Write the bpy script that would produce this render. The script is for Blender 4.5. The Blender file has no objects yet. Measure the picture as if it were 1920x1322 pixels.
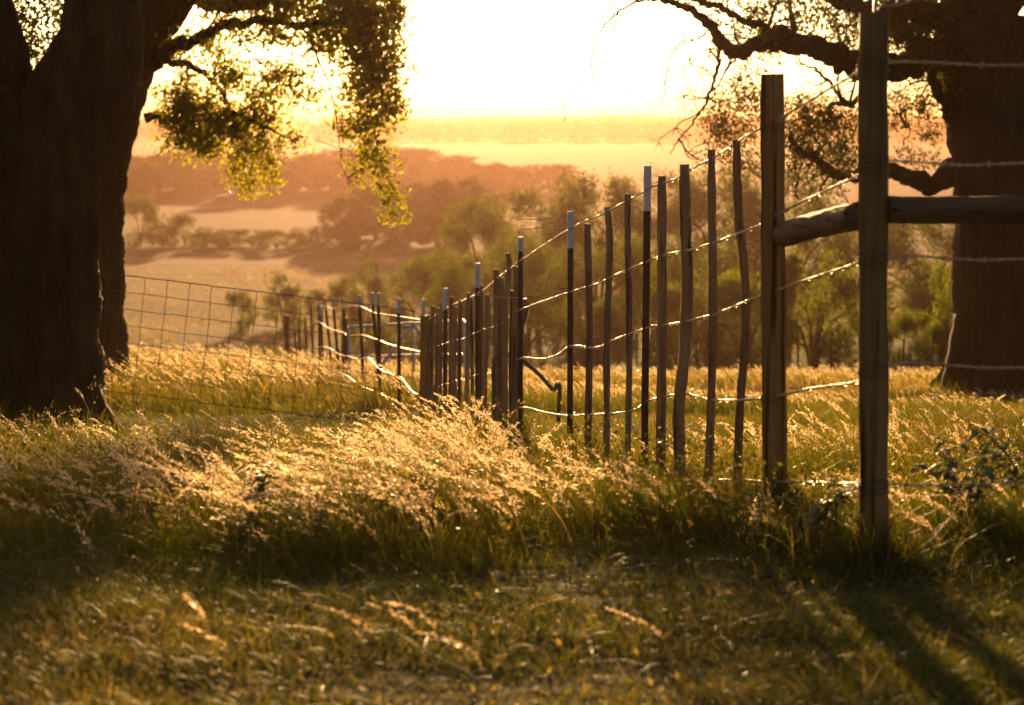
import bpy, math, random
import numpy as np
from mathutils import Vector

SC = bpy.context.scene
COL = SC.collection
rng = np.random.default_rng(11)
random.seed(5)

# ------------------------------------------------------------------ camera maths
F = 3733.0                      # focal length in photo pixels (70 mm on 36 mm, 1920 px)
TH = math.atan(439.0 / F)       # tilt down
CZ = 1.4                        # camera height above z = 0
CT, ST = math.cos(TH), math.sin(TH)

def P(px, py, Y):
    """world point seen at photo pixel (px, py) at horizontal distance Y"""
    u = (px - 960) / F; v = (661 - py) / F
    dx, dy, dz = u, CT + v * ST, v * CT - ST
    s = Y / dy
    return np.array([dx * s, Y, CZ + dz * s])

SUN_EL = math.radians(5.5)
SUN_AZ = math.atan2((935 - 960) / F, 1.0)
SUN = np.array([math.sin(SUN_AZ) * math.cos(SUN_EL), math.cos(SUN_AZ) * math.cos(SUN_EL), math.sin(SUN_EL)])

# ------------------------------------------------------------------ terrain
TY = np.array([-60, 0, 4, 6, 8, 10, 14, 17, 20.7, 24, 31, 38, 45, 60, 90, 120, 200, 400, 700, 1100, 2000, 3500, 6000.])
TZ = np.array([-1.1, -1.27, -1.31, -1.40, -1.60, -1.86, -2.35, -2.7, -3.15, -3.5, -4.2, -5.0, -6.3, -8.5, -11.5, -12.5, -13.2, -13.8, -13.5, -12.5, -11, -8.5, -6.0])
_ys = np.concatenate([np.arange(-60, 200, .25), np.arange(200, 6001, 5.)])
_zs = np.interp(_ys, TY, TZ)
_k = np.hanning(15); _k /= _k.sum()
_zs = np.convolve(np.pad(_zs, 7, mode='edge'), _k, mode='valid')
_LX = rng.normal(size=(7, 4))

def gz(X, Y):
    X = np.asarray(X, float); Y = np.asarray(Y, float)
    z = np.interp(Y, _ys, _zs)
    near = np.clip((Y + 5) / 12, 0, 1) * np.clip((140 - Y) / 80, 0, 1)
    b = (0.035 * np.sin(X * 1.3 + Y * .7) + 0.03 * np.sin(X * .7 - Y * 1.1 + 2) + .02 * np.sin(X * 3.1 + 1) * np.sin(Y * 2.3))
    b = b * np.clip(Y / 9, .35, 1)
    # left knoll that carries the pale grass
    b = b + 0.30 * np.exp(-(((X + 7.5) / 4.5) ** 2 + ((Y - 33) / 7.) ** 2))
    # shallow dip before the woven fence
    b = b - 0.15 * np.exp(-(((X + 2.6) / 1.6) ** 2 + ((Y - 17.) / 2.5) ** 2))
    b = b + .03 * np.exp(-((Y - 7.6) / 1.3) ** 2)  # slight berm added under the tall grass edge to shade the lawn
    far = np.clip((Y - 150) / 400, 0, 1)
    b2 = far * (.4 * np.sin(X / 140. + 1) * np.sin(Y / 210.) )
    return z + b * near + b2 + CZ

# ------------------------------------------------------------------ mesh accumulation
class MB:
    def __init__(s):
        s.v = []; s.q = []; s.t = []; s.a = []; s.n = 0
    def add(s, V, Q=None, T=None, a=None):
        V = np.asarray(V, float).reshape(-1, 3)
        if Q is not None and len(Q): s.q.append(np.asarray(Q, int).reshape(-1, 4) + s.n)
        if T is not None and len(T): s.t.append(np.asarray(T, int).reshape(-1, 3) + s.n)
        s.v.append(V)
        s.a.append(np.zeros(len(V)) if a is None else np.broadcast_to(np.asarray(a, float).reshape(-1), (len(V),)) if np.size(a) in (1, len(V)) else np.asarray(a))
        s.n += len(V)
    def mesh(s, name, origin=(0, 0, 0), smooth=True):
        V = np.concatenate(s.v) - np.asarray(origin, float)
        Q = np.concatenate(s.q) if s.q else np.zeros((0, 4), int)
        T = np.concatenate(s.t) if s.t else np.zeros((0, 3), int)
        me = bpy.data.meshes.new(name)
        me.vertices.add(len(V)); me.vertices.foreach_set('co', V.astype(np.float32).ravel())
        loops = np.concatenate([Q.ravel(), T.ravel()]).astype(np.int32)
        me.loops.add(len(loops)); me.loops.foreach_set('vertex_index', loops)
        npoly = len(Q) + len(T)
        starts = np.concatenate([np.arange(len(Q)) * 4, len(Q) * 4 + np.arange(len(T)) * 3]).astype(np.int32)
        me.polygons.add(npoly); me.polygons.foreach_set('loop_start', starts)
        me.polygons.foreach_set('loop_total', np.concatenate([np.full(len(Q), 4), np.full(len(T), 3)]).astype(np.int32))
        if smooth: me.polygons.foreach_set('use_smooth', np.ones(npoly, bool))
        at = me.attributes.new('tint', 'FLOAT', 'POINT')
        at.data.foreach_set('value', np.concatenate(s.a).astype(np.float32))
        me.update(calc_edges=True)
        return me

ORG = {}
def link(name, me, mat, parent=None):
    o = bpy.data.objects.new(name, me); COL.objects.link(o)
    if mat: me.materials.append(mat)
    if parent: o.parent = parent
    return o
def part(name, mb, mat, parent, smooth=True):
    r = parent
    while r.parent: r = r.parent
    return link(name, mb.mesh(name, ORG[r.name], smooth), mat, parent)
def solid(name, mb, mat, loc=(0, 0, 0), smooth=True):
    o = link(name, mb.mesh(name, loc, smooth), mat); o.location = loc; ORG[o.name] = np.array(loc, float); return o
def empty(name, loc):
    o = bpy.data.objects.new(name, None); COL.objects.link(o); o.location = loc; o.empty_display_size = .3
    ORG[o.name] = np.array(loc, float); return o
def tag(o, label=None, cat=None, group=None, kind=None):
    if label: o['label'] = label
    if cat: o['category'] = cat
    if group: o['group'] = group
    if kind: o['kind'] = kind
    return o

# ------------------------------------------------------------------ shape helpers
def tube(mb, pts, rad, n=8, cap=True, rough=0., a=0., twist=0., flat=None):
    pts = np.asarray(pts, float); m = len(pts)
    rad = np.broadcast_to(np.asarray(rad, float), (m,))
    d = np.gradient(pts, axis=0); d /= np.linalg.norm(d, axis=1)[:, None] + 1e-9
    ref = np.array([0, 0, 1.]) if abs(d[0, 2]) < .8 else np.array([1., 0, 0])
    u = np.cross(d, ref); u /= np.linalg.norm(u, axis=1)[:, None] + 1e-9
    w = np.cross(d, u)
    an = np.arange(n) * 2 * math.pi / n
    ang = an[None, :] + (np.arange(m) * twist)[:, None]
    R = rad[:, None] * np.ones((1, n))
    if rough:
        col = rng.normal(size=(1, n)) * rough * .7
        R = R * (1 + col + rng.normal(size=(m, n)) * rough * .5)
    V = pts[:, None, :] + R[..., None] * (np.cos(ang)[..., None] * u[:, None, :] + np.sin(ang)[..., None] * w[:, None, :])
    i = np.arange(m - 1)[:, None] * n; j = np.arange(n)[None, :]; j2 = (j + 1) % n
    Q = np.stack([i + j, i + j2, i + n + j2, i + n + j], -1).reshape(-1, 4)
    V = V.reshape(-1, 3); T = None
    if cap:
        V = np.vstack([V, pts[0], pts[-1]])
        jj = np.arange(n); c0, c1 = m * n, m * n + 1
        T = np.concatenate([np.stack([np.full(n, c0), (jj + 1) % n, jj], -1),
                            np.stack([np.full(n, c1), (m - 1) * n + jj, (m - 1) * n + (jj + 1) % n], -1)])
    mb.add(V, Q, T, a)

def smooth_line(pts, k=6):
    """Catmull-Rom through the points"""
    pts = np.asarray(pts, float)
    p = np.vstack([2 * pts[0] - pts[1], pts, 2 * pts[-1] - pts[-2]])
    out = []
    for i in range(1, len(p) - 2):
        t = np.linspace(0, 1, k, endpoint=False)[:, None]
        out.append(.5 * ((2 * p[i]) + (-p[i-1] + p[i+1]) * t + (2*p[i-1] - 5*p[i] + 4*p[i+1] - p[i+2]) * t**2 + (-p[i-1] + 3*p[i] - 3*p[i+1] + p[i+2]) * t**3))
    out.append(pts[-1:])
    return np.vstack(out)

def unit(a): return a / (np.linalg.norm(a, axis=-1, keepdims=True) + 1e-9)

def leaves(mb, C, size, a=None, up=0.0, lobed=False):
    """leaf cards: folded diamonds, n of them, at points C"""
    n = len(C); size = np.broadcast_to(size, (n,))[:, None]
    d = unit(rng.normal(size=(n, 3)) + np.array([0, 0, up]))
    s = unit(np.cross(d, rng.normal(size=(n, 3))))
    nn = np.cross(d, s)
    if lobed:   # oak-like outline: 8 points
        prof = [(-.5, .0), (-.25, .14), (-.05, .10), (.1, .26), (.25, .14), (.42, .2), (.5, 0)]
        V = [C + d * size * prof[0][0]]
        for x, y in prof[1:-1]: V.append(C + d * size * x + s * size * y + nn * size * .06)
        V.append(C + d * size * .5)
        for x, y in prof[-2:0:-1]: V.append(C + d * size * x - s * size * y + nn * size * .06)
        V = np.stack(V, 1); k = V.shape[1]
        base = np.arange(n)[:, None] * k
        T = []
        # strip between the two sides
        L = list(range(1, 6)); Rr = [11, 10, 9, 8, 7]
        T.append([0, 1, 11]); 
        Q = []
        for i in range(4): Q.append([L[i], L[i+1], Rr[i+1], Rr[i]])
        T.append([5, 6, 7])
        Tn = (base[:, None] + np.array(T)[None]).reshape(-1, 3); Qn = (base[:, None] + np.array(Q)[None]).reshape(-1, 4)
        av = np.repeat(rng.random(n) if a is None else np.broadcast_to(a, (n,)), k)
        mb.add(V.reshape(-1, 3), Qn, Tn, av)
    else:
        V = np.stack([C - d * size * .5, C + s * size * .28 + nn * size * .05, C + d * size * .5, C - s * size * .28 + nn * size * .05], 1)
        Q = np.arange(n * 4).reshape(-1, 4)
        av = np.repeat(rng.random(n) if a is None else np.broadcast_to(a, (n,)), 4)
        mb.add(V.reshape(-1, 3), Q, None, av)

# ------------------------------------------------------------------ materials
def new_mat(name):
    m = bpy.data.materials.new(name); m.use_nodes = True
    nt = m.node_tree; nt.nodes.clear()
    out = nt.nodes.new('ShaderNodeOutputMaterial')
    return m, nt, out
def ramp(nt, stops, fac=None, interp='LINEAR'):
    r = nt.nodes.new('ShaderNodeValToRGB'); r.color_ramp.interpolation = interp
    els = r.color_ramp.elements
    while len(els) < len(stops): els.new(.5)
    for e, (p, c) in zip(els, stops): e.position = p; e.color = (*c, 1)
    if fac is not None: nt.links.new(fac, r.inputs[0])
    return r
def leafy(name, stops, trans=.55, rough=.5, spec=.25, tcol=None, tmul=1.6):
    """leaf / grass material: diffuse + translucent, tinted per leaf"""
    m, nt, out = new_mat(name); L = nt.links
    at = nt.nodes.new('ShaderNodeAttribute'); at.attribute_name = 'tint'
    r = ramp(nt, stops, at.outputs['Fac'])
    pb = nt.nodes.new('ShaderNodeBsdfPrincipled'); pb.inputs['Roughness'].default_value = rough
    pb.inputs['Specular IOR Level'].default_value = spec
    L.new(r.outputs[0], pb.inputs['Base Color'])
    tr = nt.nodes.new('ShaderNodeBsdfTranslucent')
    mx = nt.nodes.new('ShaderNodeMix'); mx.data_type = 'RGBA'; mx.blend_type = 'MULTIPLY'; mx.inputs[0].default_value = 1
    L.new(r.outputs[0], mx.inputs[6]); mx.inputs[7].default_value = (*(tcol or (tmul, tmul, tmul * .6)), 1)
    L.new(mx.outputs[2], tr.inputs[0])
    ms = nt.nodes.new('ShaderNodeMixShader'); ms.inputs[0].default_value = trans
    L.new(pb.outputs[0], ms.inputs[1]); L.new(tr.outputs[0], ms.inputs[2]); L.new(ms.outputs[0], out.inputs[0])
    return m
def surf(name, c1, c2, scale=8, stretch=(1, 1, 1), rough=.85, metal=0., bump=.3, bscale=None, spec=.3, detail=8, crack=0.):
    m, nt, out = new_mat(name); L = nt.links
    tc = nt.nodes.new('ShaderNodeTexCoord'); mp = nt.nodes.new('ShaderNodeMapping'); mp.inputs['Scale'].default_value = stretch
    L.new(tc.outputs['Object'], mp.inputs[0])
    nz = nt.nodes.new('ShaderNodeTexNoise'); nz.inputs['Scale'].default_value = scale; nz.inputs['Detail'].default_value = detail
    nz.inputs['Roughness'].default_value = .65
    L.new(mp.outputs[0], nz.inputs['Vector'])
    r = ramp(nt, [(.32, c1), (.68, c2)], nz.outputs['Fac'])
    pb = nt.nodes.new('ShaderNodeBsdfPrincipled'); pb.inputs['Roughness'].default_value = rough; pb.inputs['Metallic'].default_value = metal
    pb.inputs['Specular IOR Level'].default_value = spec
    csock = r.outputs[0]
    if crack:      # drying splits that follow the grain
        n3 = nt.nodes.new('ShaderNodeTexNoise'); n3.inputs['Scale'].default_value = crack; n3.inputs['Detail'].default_value = 3
        mp3 = nt.nodes.new('ShaderNodeMapping'); mp3.inputs['Scale'].default_value = tuple(v if v >= 1 else v * .5 for v in stretch)
        L.new(tc.outputs['Object'], mp3.inputs[0]); L.new(mp3.outputs[0], n3.inputs['Vector'])
        r3 = ramp(nt, [(.36, (.25, .2, .18)), (.44, (1, 1, 1)), (.62, (1, 1, 1)), (.75, (1.35, 1.25, 1.15))], n3.outputs['Fac'])
        mc = nt.nodes.new('ShaderNodeMix'); mc.data_type = 'RGBA'; mc.blend_type = 'MULTIPLY'; mc.inputs[0].default_value = 1
        L.new(r.outputs[0], mc.inputs[6]); L.new(r3.outputs[0], mc.inputs[7]); csock = mc.outputs[2]
    L.new(csock, pb.inputs['Base Color'])
    if bump:
        n2 = nt.nodes.new('ShaderNodeTexNoise'); n2.inputs['Scale'].default_value = bscale or scale * 3; n2.inputs['Detail'].default_value = 6
        L.new(mp.outputs[0], n2.inputs['Vector'])
        b = nt.nodes.new('ShaderNodeBump'); b.inputs['Strength'].default_value = bump; b.inputs['Distance'].default_value = .02
        L.new(n2.outputs['Fac'], b.inputs['Height']); L.new(b.outputs[0], pb.inputs['Normal'])
    L.new(pb.outputs[0], out.inputs[0])
    return m

M = {}
M['bark'] = surf('oak_bark', (.018, .012, .003), (.07, .046, .011), 5, (1, 1, .18), .95, bump=1.0, bscale=14)
M['twig'] = surf('twig_bark', (.05, .035, .025), (.12, .09, .06), 12, (1, 1, .4), .9, bump=.2)
M['post'] = surf('weathered_post_wood', (.13, .06, .016), (.52, .27, .08), 9, (1, 1, .05), .85, bump=1.0, bscale=30, crack=32)
M['stake'] = surf('grey_cedar_stake', (.16, .085, .04), (.52, .32, .16), 14, (1, 1, .07), .85, bump=1.0, bscale=40, crack=45)
M['rail'] = surf('dark_rail_wood', (.06, .032, .012), (.22, .12, .05), 10, (.06, 1, 1), .75, bump=1.0, bscale=30, crack=30)
M['brace'] = surf('brace_rail_wood', (.07, .04, .022), (.24, .14, .08), 10, (1, .06, 1), .75, bump=1.0, bscale=30, crack=30)
M['steel'] = surf('rusty_steel', (.05, .03, .02), (.13, .075, .045), 30, (1, 1, .5), .6, .5, bump=.3)
M['tip'] = surf('white_post_paint', (.75, .74, .74), (.9, .89, .89), 25, (1, 1, .3), .5, bump=.1)
M['wire'] = surf('galvanised_wire', (.38, .29, .20), (.66, .54, .40), 60, (1, 1, 1), .42, 1.0, bump=0)
M['mesh_wire'] = surf('dull_fence_wire', (.10, .07, .05), (.2, .14, .1), 60, (1, 1, 1), .55, .6, bump=0)
M['pipe'] = surf('grey_painted_pipe', (.55, .57, .6), (.75, .77, .8), 10, (1, 1, 1), .4, .2, bump=.05)
M['green_pipe'] = surf('dull_green_pipe', (.06, .08, .06), (.14, .16, .12), 10, (1, 1, 1), .5, .2, bump=.05)
M['oak_leaf'] = leafy('oak_leaves', [(0, (.055, .058, .008)), (.6, (.11, .105, .012)), (1, (.20, .155, .02))], .62, .5, .3, tmul=3.2)
M['live_oak_leaf'] = leafy('live_oak_leaves', [(0, (.035, .045, .008)), (.7, (.065, .068, .01)), (1, (.11, .09, .015))], .42, .5, .2, tmul=2.2)
M['bush_leaf'] = leafy('bush_leaves', [(0, (.03, .045, .008)), (.6, (.06, .08, .012)), (1, (.12, .13, .02))], .45, .6, .1, tmul=2.0)
M['far_leaf'] = leafy('tree_leaves', [(0, (.02, .026, .008)), (.6, (.04, .05, .012)), (1, (.07, .07, .02))], .25, .8, .05, tmul=1.3)
M['lawn'] = leafy('short_grass', [(0, (.045, .055, .010)), (.4, (.09, .095, .014)), (.65, (.13, .10, .025)), (1, (.30, .21, .09))], .4, .5, .3, tmul=2.0)
M['grass'] = leafy('tall_grass_blades', [(0, (.035, .045, .007)), (.45, (.075, .078, .011)), (.7, (.14, .095, .025)), (1, (.30, .20, .09))], .5, .5, .2, tmul=1.9)
M['seed'] = leafy('seed_heads', [(0, (.28, .18, .08)), (.5, (.58, .42, .25)), (1, (.86, .72, .52))], .65, .35, .6, tcol=(1.25, 1.2, 1.1))
M['weed'] = leafy('weed_leaves', [(0, (.03, .05, .015)), (1, (.08, .11, .03))], .3, .5, .3)
M['bloom'] = leafy('thistle_bloom', [(0, (.45, .12, .25)), (1, (.7, .3, .45))], .4, .6, .2, tcol=(1, 1, 1))
M['silk'] = surf('spider_silk', (.8, .5, .3), (.95, .65, .42), 10, (1, 1, 1), .3, .6, bump=0)

# ------------------------------------------------------------------ ground
def ground():
    xs = np.concatenate([-np.geomspace(3200, 20, 45), np.arange(-19, 19.1, .25), np.geomspace(20, 3200, 45)])
    ys = np.concatenate([np.arange(-50, 2, 2.), np.arange(2, 50, .25), np.geomspace(50, 6000, 130)])
    X, Y = np.meshgrid(xs, ys); Z = gz(X, Y)
    n = len(xs); m = len(ys)
    i = np.arange(m - 1)[:, None] * n; j = np.arange(n - 1)[None]
    Q = np.stack([i + j, i + j + 1, i + n + j + 1, i + n + j], -1).reshape(-1, 4)
    mb = MB(); mb.add(np.stack([X, Y, Z], -1).reshape(-1, 3), Q)
    m_, nt, out = new_mat('field_ground'); L = nt.links
    ge = nt.nodes.new('ShaderNodeNewGeometry'); sp = nt.nodes.new('ShaderNodeSeparateXYZ'); L.new(ge.outputs['Position'], sp.inputs[0])
    nzb = nt.nodes.new('ShaderNodeTexNoise'); nzb.inputs['Scale'].default_value = .02; nzb.inputs['Detail'].default_value = 3; L.new(ge.outputs['Position'], nzb.inputs['Vector'])
    # log distance so that the ramp can hold every field
    lg = nt.nodes.new('ShaderNodeMath'); lg.operation = 'LOGARITHM'; lg.inputs[1].default_value = 10
    mx0 = nt.nodes.new('ShaderNodeMath'); mx0.operation = 'MAXIMUM'; mx0.inputs[1].default_value = 1; L.new(sp.outputs['Y'], mx0.inputs[0]); L.new(mx0.outputs[0], lg.inputs[0])
    ad = nt.nodes.new('ShaderNodeMath'); ad.operation = 'MULTIPLY_ADD'; ad.inputs[1].default_value = .10; L.new(nzb.outputs['Fac'], ad.inputs[0]); L.new(lg.outputs[0], ad.inputs[2])
    sc = nt.nodes.new('ShaderNodeMath'); sc.operation = 'MULTIPLY'; sc.inputs[1].default_value = .25; L.new(ad.outputs[0], sc.inputs[0])
    def p(y): return (math.log10(y) + .05) * .25
    r = ramp(nt, [(0, (.05, .042, .018)), (p(40), (.06, .05, .02)), (p(48), (.07, .10, .025)), (p(100), (.09, .12, .03)), (p(118), (.13, .11, .05)),
                  (p(175), (.18, .13, .065)), (p(186), (.24, .12, .065)), (p(200), (.05, .055, .02)), (p(215), (.045, .038, .022)), (p(330), (.055, .044, .028)), (p(350), (.04, .045, .02)),
                  (p(430), (.06, .06, .03)), (p(520), (.10, .08, .05)), (p(1000), (.10, .08, .05)), (p(1300), (.09, .1, .05))], sc.outputs[0])
    n2 = nt.nodes.new('ShaderNodeTexNoise'); n2.inputs['Scale'].default_value = 6; n2.inputs['Detail'].default_value = 8; L.new(ge.outputs['Position'], n2.inputs['Vector'])
    n3 = nt.nodes.new('ShaderNodeTexNoise'); n3.inputs['Scale'].default_value = 1; n3.inputs['Detail'].default_value = 6
    mp = nt.nodes.new('ShaderNodeMapping'); mp.inputs['Scale'].default_value = (.03, .25, 1); L.new(ge.outputs['Position'], mp.inputs[0]); L.new(mp.outputs[0], n3.inputs['Vector'])
    mu = nt.nodes.new('ShaderNodeMath'); mu.operation = 'MULTIPLY'; L.new(n2.outputs['Fac'], mu.inputs[0]); L.new(n3.outputs['Fac'], mu.inputs[1])
    rr = ramp(nt, [(.12, (.55, .55, .5)), (.4, (1.35, 1.3, 1.2))], mu.outputs[0])
    mx = nt.nodes.new('ShaderNodeMix'); mx.data_type = 'RGBA'; mx.blend_type = 'MULTIPLY'; mx.inputs[0].default_value = 1
    L.new(r.outputs[0], mx.inputs[6]); L.new(rr.outputs[0], mx.inputs[7])
    pb = nt.nodes.new('ShaderNodeBsdfPrincipled'); pb.inputs['Roughness'].default_value = 1; pb.inputs['Specular IOR Level'].default_value = .05
    L.new(mx.outputs[2], pb.inputs['Base Color'])
    b = nt.nodes.new('ShaderNodeBump'); b.inputs['Strength'].default_value = .6; b.inputs['Distance'].default_value = .15; L.new(n2.outputs['Fac'], b.inputs['Height']); L.new(b.outputs[0], pb.inputs['Normal'])
    L.new(pb.outputs[0], out.inputs[0])
    tag(solid('ground', mb, m_), kind='structure')
    # far low ridge on the horizon
    hb = MB(); xs = np.linspace(-2900, 2900, 160); tops = []
    for k, (yy, hh) in enumerate([(4300, 0), (4700, 1), (5300, .6)]):
        ridge = -8 + hh * (12 + 5 * np.sin(xs / 500 + 1) + 2.5 * np.sin(xs / 170) + np.abs(rng.normal(size=len(xs))) * .8)
        tops.append(np.stack([xs, np.full_like(xs, yy), ridge + CZ], -1))
    V = np.concatenate(tops); n = len(xs); j = np.arange(n - 1)
    Q = np.concatenate([np.stack([j + k * n, j + 1 + k * n, j + 1 + (k + 1) * n, j + (k + 1) * n], -1) for k in range(2)])
    hb.add(V, Q); tag(solid('hills', hb, surf('far_hill', (.07, .08, .04), (.1, .1, .05), .01, bump=0)), kind='structure')
ground()

# ------------------------------------------------------------------ grass
WIND = np.array([-1., 0.15, 0.])
def blade_mesh(mb, B, h, w, lean, bend, tint, segs=3, droop=0.25):
    """B (n,3) bases; h heights; w widths; lean (n,2) horizontal lean; bend: curvature share"""
    n = len(B)
    az = rng.random(n) * math.pi
    wd = np.stack([np.cos(az), np.sin(az), np.zeros(n)], -1)
    ts = np.linspace(0, 1, segs + 1)
    rows = []
    for t in ts:
        hor = lean * (h * (t * (1 - bend) + bend * t * t))[:, None]
        z = h * (t - droop * t ** 3 * np.minimum(np.linalg.norm(lean, axis=1), 1.3))
        rows.append(B + np.concatenate([hor, z[:, None]], 1))
    vs = []
    for k, t in enumerate(ts[:-1]):
        ww = (w * (1 - .75 * t) * .5)[:, None] * wd
        vs += [rows[k] - ww, rows[k] + ww]
    vs.append(rows[-1])
    V = np.stack(vs, 1); kk = V.shape[1]
    base = np.arange(n)[:, None, None] * kk
    Q = np.array([[2*i, 2*i+1, 2*i+3, 2*i+2] for i in range(segs - 1)]).reshape(-1, 4)
    T = np.array([[2*(segs-1), 2*(segs-1)+1, 2*segs]])
    mb.add(V.reshape(-1, 3), (base + Q[None]).reshape(-1, 4), (base + T[None]).reshape(-1, 3), np.repeat(tint, kk))

def lat(Y, marg): return .2585 * Y + marg          # half-width of the view
def scatter(n, y0, y1, marg=1.2, power=1.0):
    """points with image-friendly density between two distances"""
    Y = y0 * (y1 / y0) ** (rng.random(n) ** power)
    X = (rng.random(n) * 2 - 1) * lat(Y, marg)
    return X, Y
def vnoise(X, Y, s, seed=0):
    r = np.random.default_rng(seed); out = 0
    for k in range(6):
        a = r.random() * 6.28; f = s * (1 + k * .55)
        out = out + np.sin((X * math.cos(a) + Y * math.sin(a)) * f + r.random() * 6.28) / (1 + k * .4)
    return out / 2.2
def tall_edge(X):      # distance where the unmown grass starts
    return 6.25 + .2 * np.sin(X * 2.1) + .14 * np.sin(X * 5.3 + 1) + .1 * np.sin(X * 11.7) + .08 * X * (X > 0)

def hollow(X, Y):
    return .62 / (1 + np.exp(-(Y - 12.8) * 2.)) / (1 + np.exp((Y - 20.8) * 2.)) / (1 + np.exp((X + .6) * 3.))

def cap(X, Y, h, slack=.25):
    """how tall the meadow grows: it stays low before the woven fence and along the stakes"""
    px = 960 + X / Y * F
    lim = np.where(Y < 21, np.interp(px, [0, 150, 220, 600, 700, 780, 860, 960, 1020, 1300, 1420, 1600, 1920], [715, 725, 765, 778, 785, 715, 700, 730, 800, 810, 770, 750, 750]),
                   np.where(Y < 29, np.interp(px, [0, 500, 640, 900, 1000, 1250, 1500, 1920], [632, 638, 655, 700, 705, 720, 740, 742]), np.interp(px, [0, 500, 640, 900, 1000, 1920], [632, 638, 655, 685, 685, 685])))
    lim = np.where(Y < 9.2, np.maximum(lim, np.interp(px, [0, 200, 600, 720, 800, 900, 980, 1050, 1300, 1450, 1640, 1920], [770, 800, 835, 830, 750, 740, 800, 850, 870, 925, 950, 900])), lim)
    gy = 222 + F * (CZ - gz(X, Y)) / Y
    mh = np.maximum((gy - lim) / F * Y, .12)
    return np.minimum(h, mh * (1 - slack + 1.3 * slack * rng.random(len(X))))

def make_grass():
    # short lawn at the camera's feet
    mb = MB()
    X, Y = scatter(170000, 3.4, 8.0, .8)
    k = Y < tall_edge(X) + rng.normal(size=len(Y)) * .35
    X, Y = X[k], Y[k]; n = len(X)
    clump = vnoise(X, Y, 2.2, 1) + .6 * vnoise(X, Y, 6, 2)
    h = (.018 + .034 * rng.random(n)) * (1 + .6 * np.clip(clump, -1, 1.5)) * (1 + .9 * (rng.random(n) > .97))
    lean = rng.normal(size=(n, 2)) * .65 + WIND[:2] * .2
    dry = np.clip(.33 + .30 * vnoise(X, Y, 1.6, 7) + .25 * rng.normal(size=n) , 0, 1)
    blade_mesh(mb, np.stack([X, Y, gz(X, Y) - .005], -1), h, .0022 + .0025 * rng.random(n), lean, .5, dry, 3)
    # dead stalks and leaf litter lying in it
    X, Y = scatter(2600, 3.6, 7.0, .8); n = len(X); blade_mesh(mb, np.stack([X, Y, gz(X, Y) + .004], -1), .03 + .05 * rng.random(n), .0016 + .001 * rng.random(n), rng.normal(size=(n, 2)) * 1.6, .4, .75 + .25 * rng.random(n), 3)
    X, Y = scatter(1000, 3.6, 7.4, .8); n = len(X); leaves(mb, np.stack([X, Y, gz(X, Y) + .012 + .012 * rng.random(n)], -1), .010 + .018 * rng.random(n), .5 + .45 * rng.random(n))
    tag(solid('lawn_grass', mb, M['lawn'], smooth=False), 'short mown dark green and straw grass in the foreground', 'grass', kind='stuff')
    # tall grass, near and far
    mb = MB()
    for (n, y0, y1, hs, ws) in [(45000, 5.9, 8.2, .85, .8), (95000, 5.6, 10.5, 1.0, .75), (80000, 10.5, 22, 1.05, 1.3), (75000, 22, 48, 1.25, 3.4)]:
        X, Y = scatter(n, y0, y1, 1.6)
        k = Y > tall_edge(X) + rng.normal(size=n) * .3
        X, Y = X[k], Y[k]; n = len(X)
        clump = vnoise(X, Y, 1.6, 3) + .5 * vnoise(X, Y, 4.1, 4)
        hh = (.12 + .26 * rng.random(n) ** 1.6) * hs * (1 + .55 * np.clip(clump, -1, 1.4))
        hh *= np.clip((Y - tall_edge(X)) / 1.8 + .3, .18, 1)
        # bare hollow in front of the woven fence
        hh *= 1 - hollow(X, Y)
        hh *= .55 + .9 * np.clip(.5 + .5 * vnoise(X, Y, 2.6, 31), 0, 1)
        hh = cap(X, Y, hh)
        lean = rng.normal(size=(n, 2)) * .45 + WIND[:2] * (.12 + .2 * np.clip(clump, 0, 1))[:, None]
        dry = np.clip(.34 + .34 * vnoise(X, Y, .9, 8) + .2 * rng.normal(size=n) + np.clip((Y - 20) / 30, 0, .35), 0, 1)
        blade_mesh(mb, np.stack([X, Y, gz(X, Y) - .01], -1), hh, (.0028 + .003 * rng.random(n)) * ws, lean, .6, dry, 3 if y0 < 22 else 2)
    for px in [1637] * 3 + [1451] * 2 + [1381, 1327, 1274, 1238, 1213, 1178, 1138, 1103, 1070]:
        Yp = 7914. / (px - 400.); n = 260
        X = (px - 960) / F * Yp + rng.normal(size=n) * .10; Y = Yp - .05 + rng.normal(size=n) * .12
        blade_mesh(mb, np.stack([X, Y, gz(X, Y) - .01], -1), .08 + .2 * rng.random(n) ** 1.5, .0028 + .0025 * rng.random(n), rng.normal(size=(n, 2)) * .5, .6, np.clip(.4 + .25 * rng.normal(size=n), 0, 1), 3)
    for px, Yp, rad in [(1852, 27.2, .9), (30, 18.2, 1.2), (140, 26.6, .9)]:       # rank growth round the trunks
        n = 900; X = (px - 960) / F * Yp + rng.normal(size=n) * rad; Y = Yp - rad * .5 + rng.normal(size=n) * .35
        blade_mesh(mb, np.stack([X, Y, gz(X, Y) - .01], -1), .12 + .22 * rng.random(n) ** 1.5, .007 + .006 * rng.random(n), rng.normal(size=(n, 2)) * .4, .6, np.clip(.4 + .25 * rng.normal(size=n), 0, 1), 3)
    tag(solid('tall_grass', mb, M['grass'], smooth=False), 'tall uncut green and straw grass round the fence and trees', 'grass', kind='stuff')
    # low herbs among the grass (small leaf specks)
    mb = MB()
    X, Y = scatter(26000, 6.2, 14, 1.4)
    k = Y > tall_edge(X); X, Y = X[k], Y[k]; n = len(X)
    Z = gz(X, Y) + .02 + .26 * rng.random(n) * (1 + .4 * vnoise(X, Y, 3, 5))
    leaves(mb, np.stack([X, Y, Z], -1), .012 + .016 * rng.random(n), np.clip(rng.normal(size=n) * .2 + .45, 0, 1))
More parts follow.
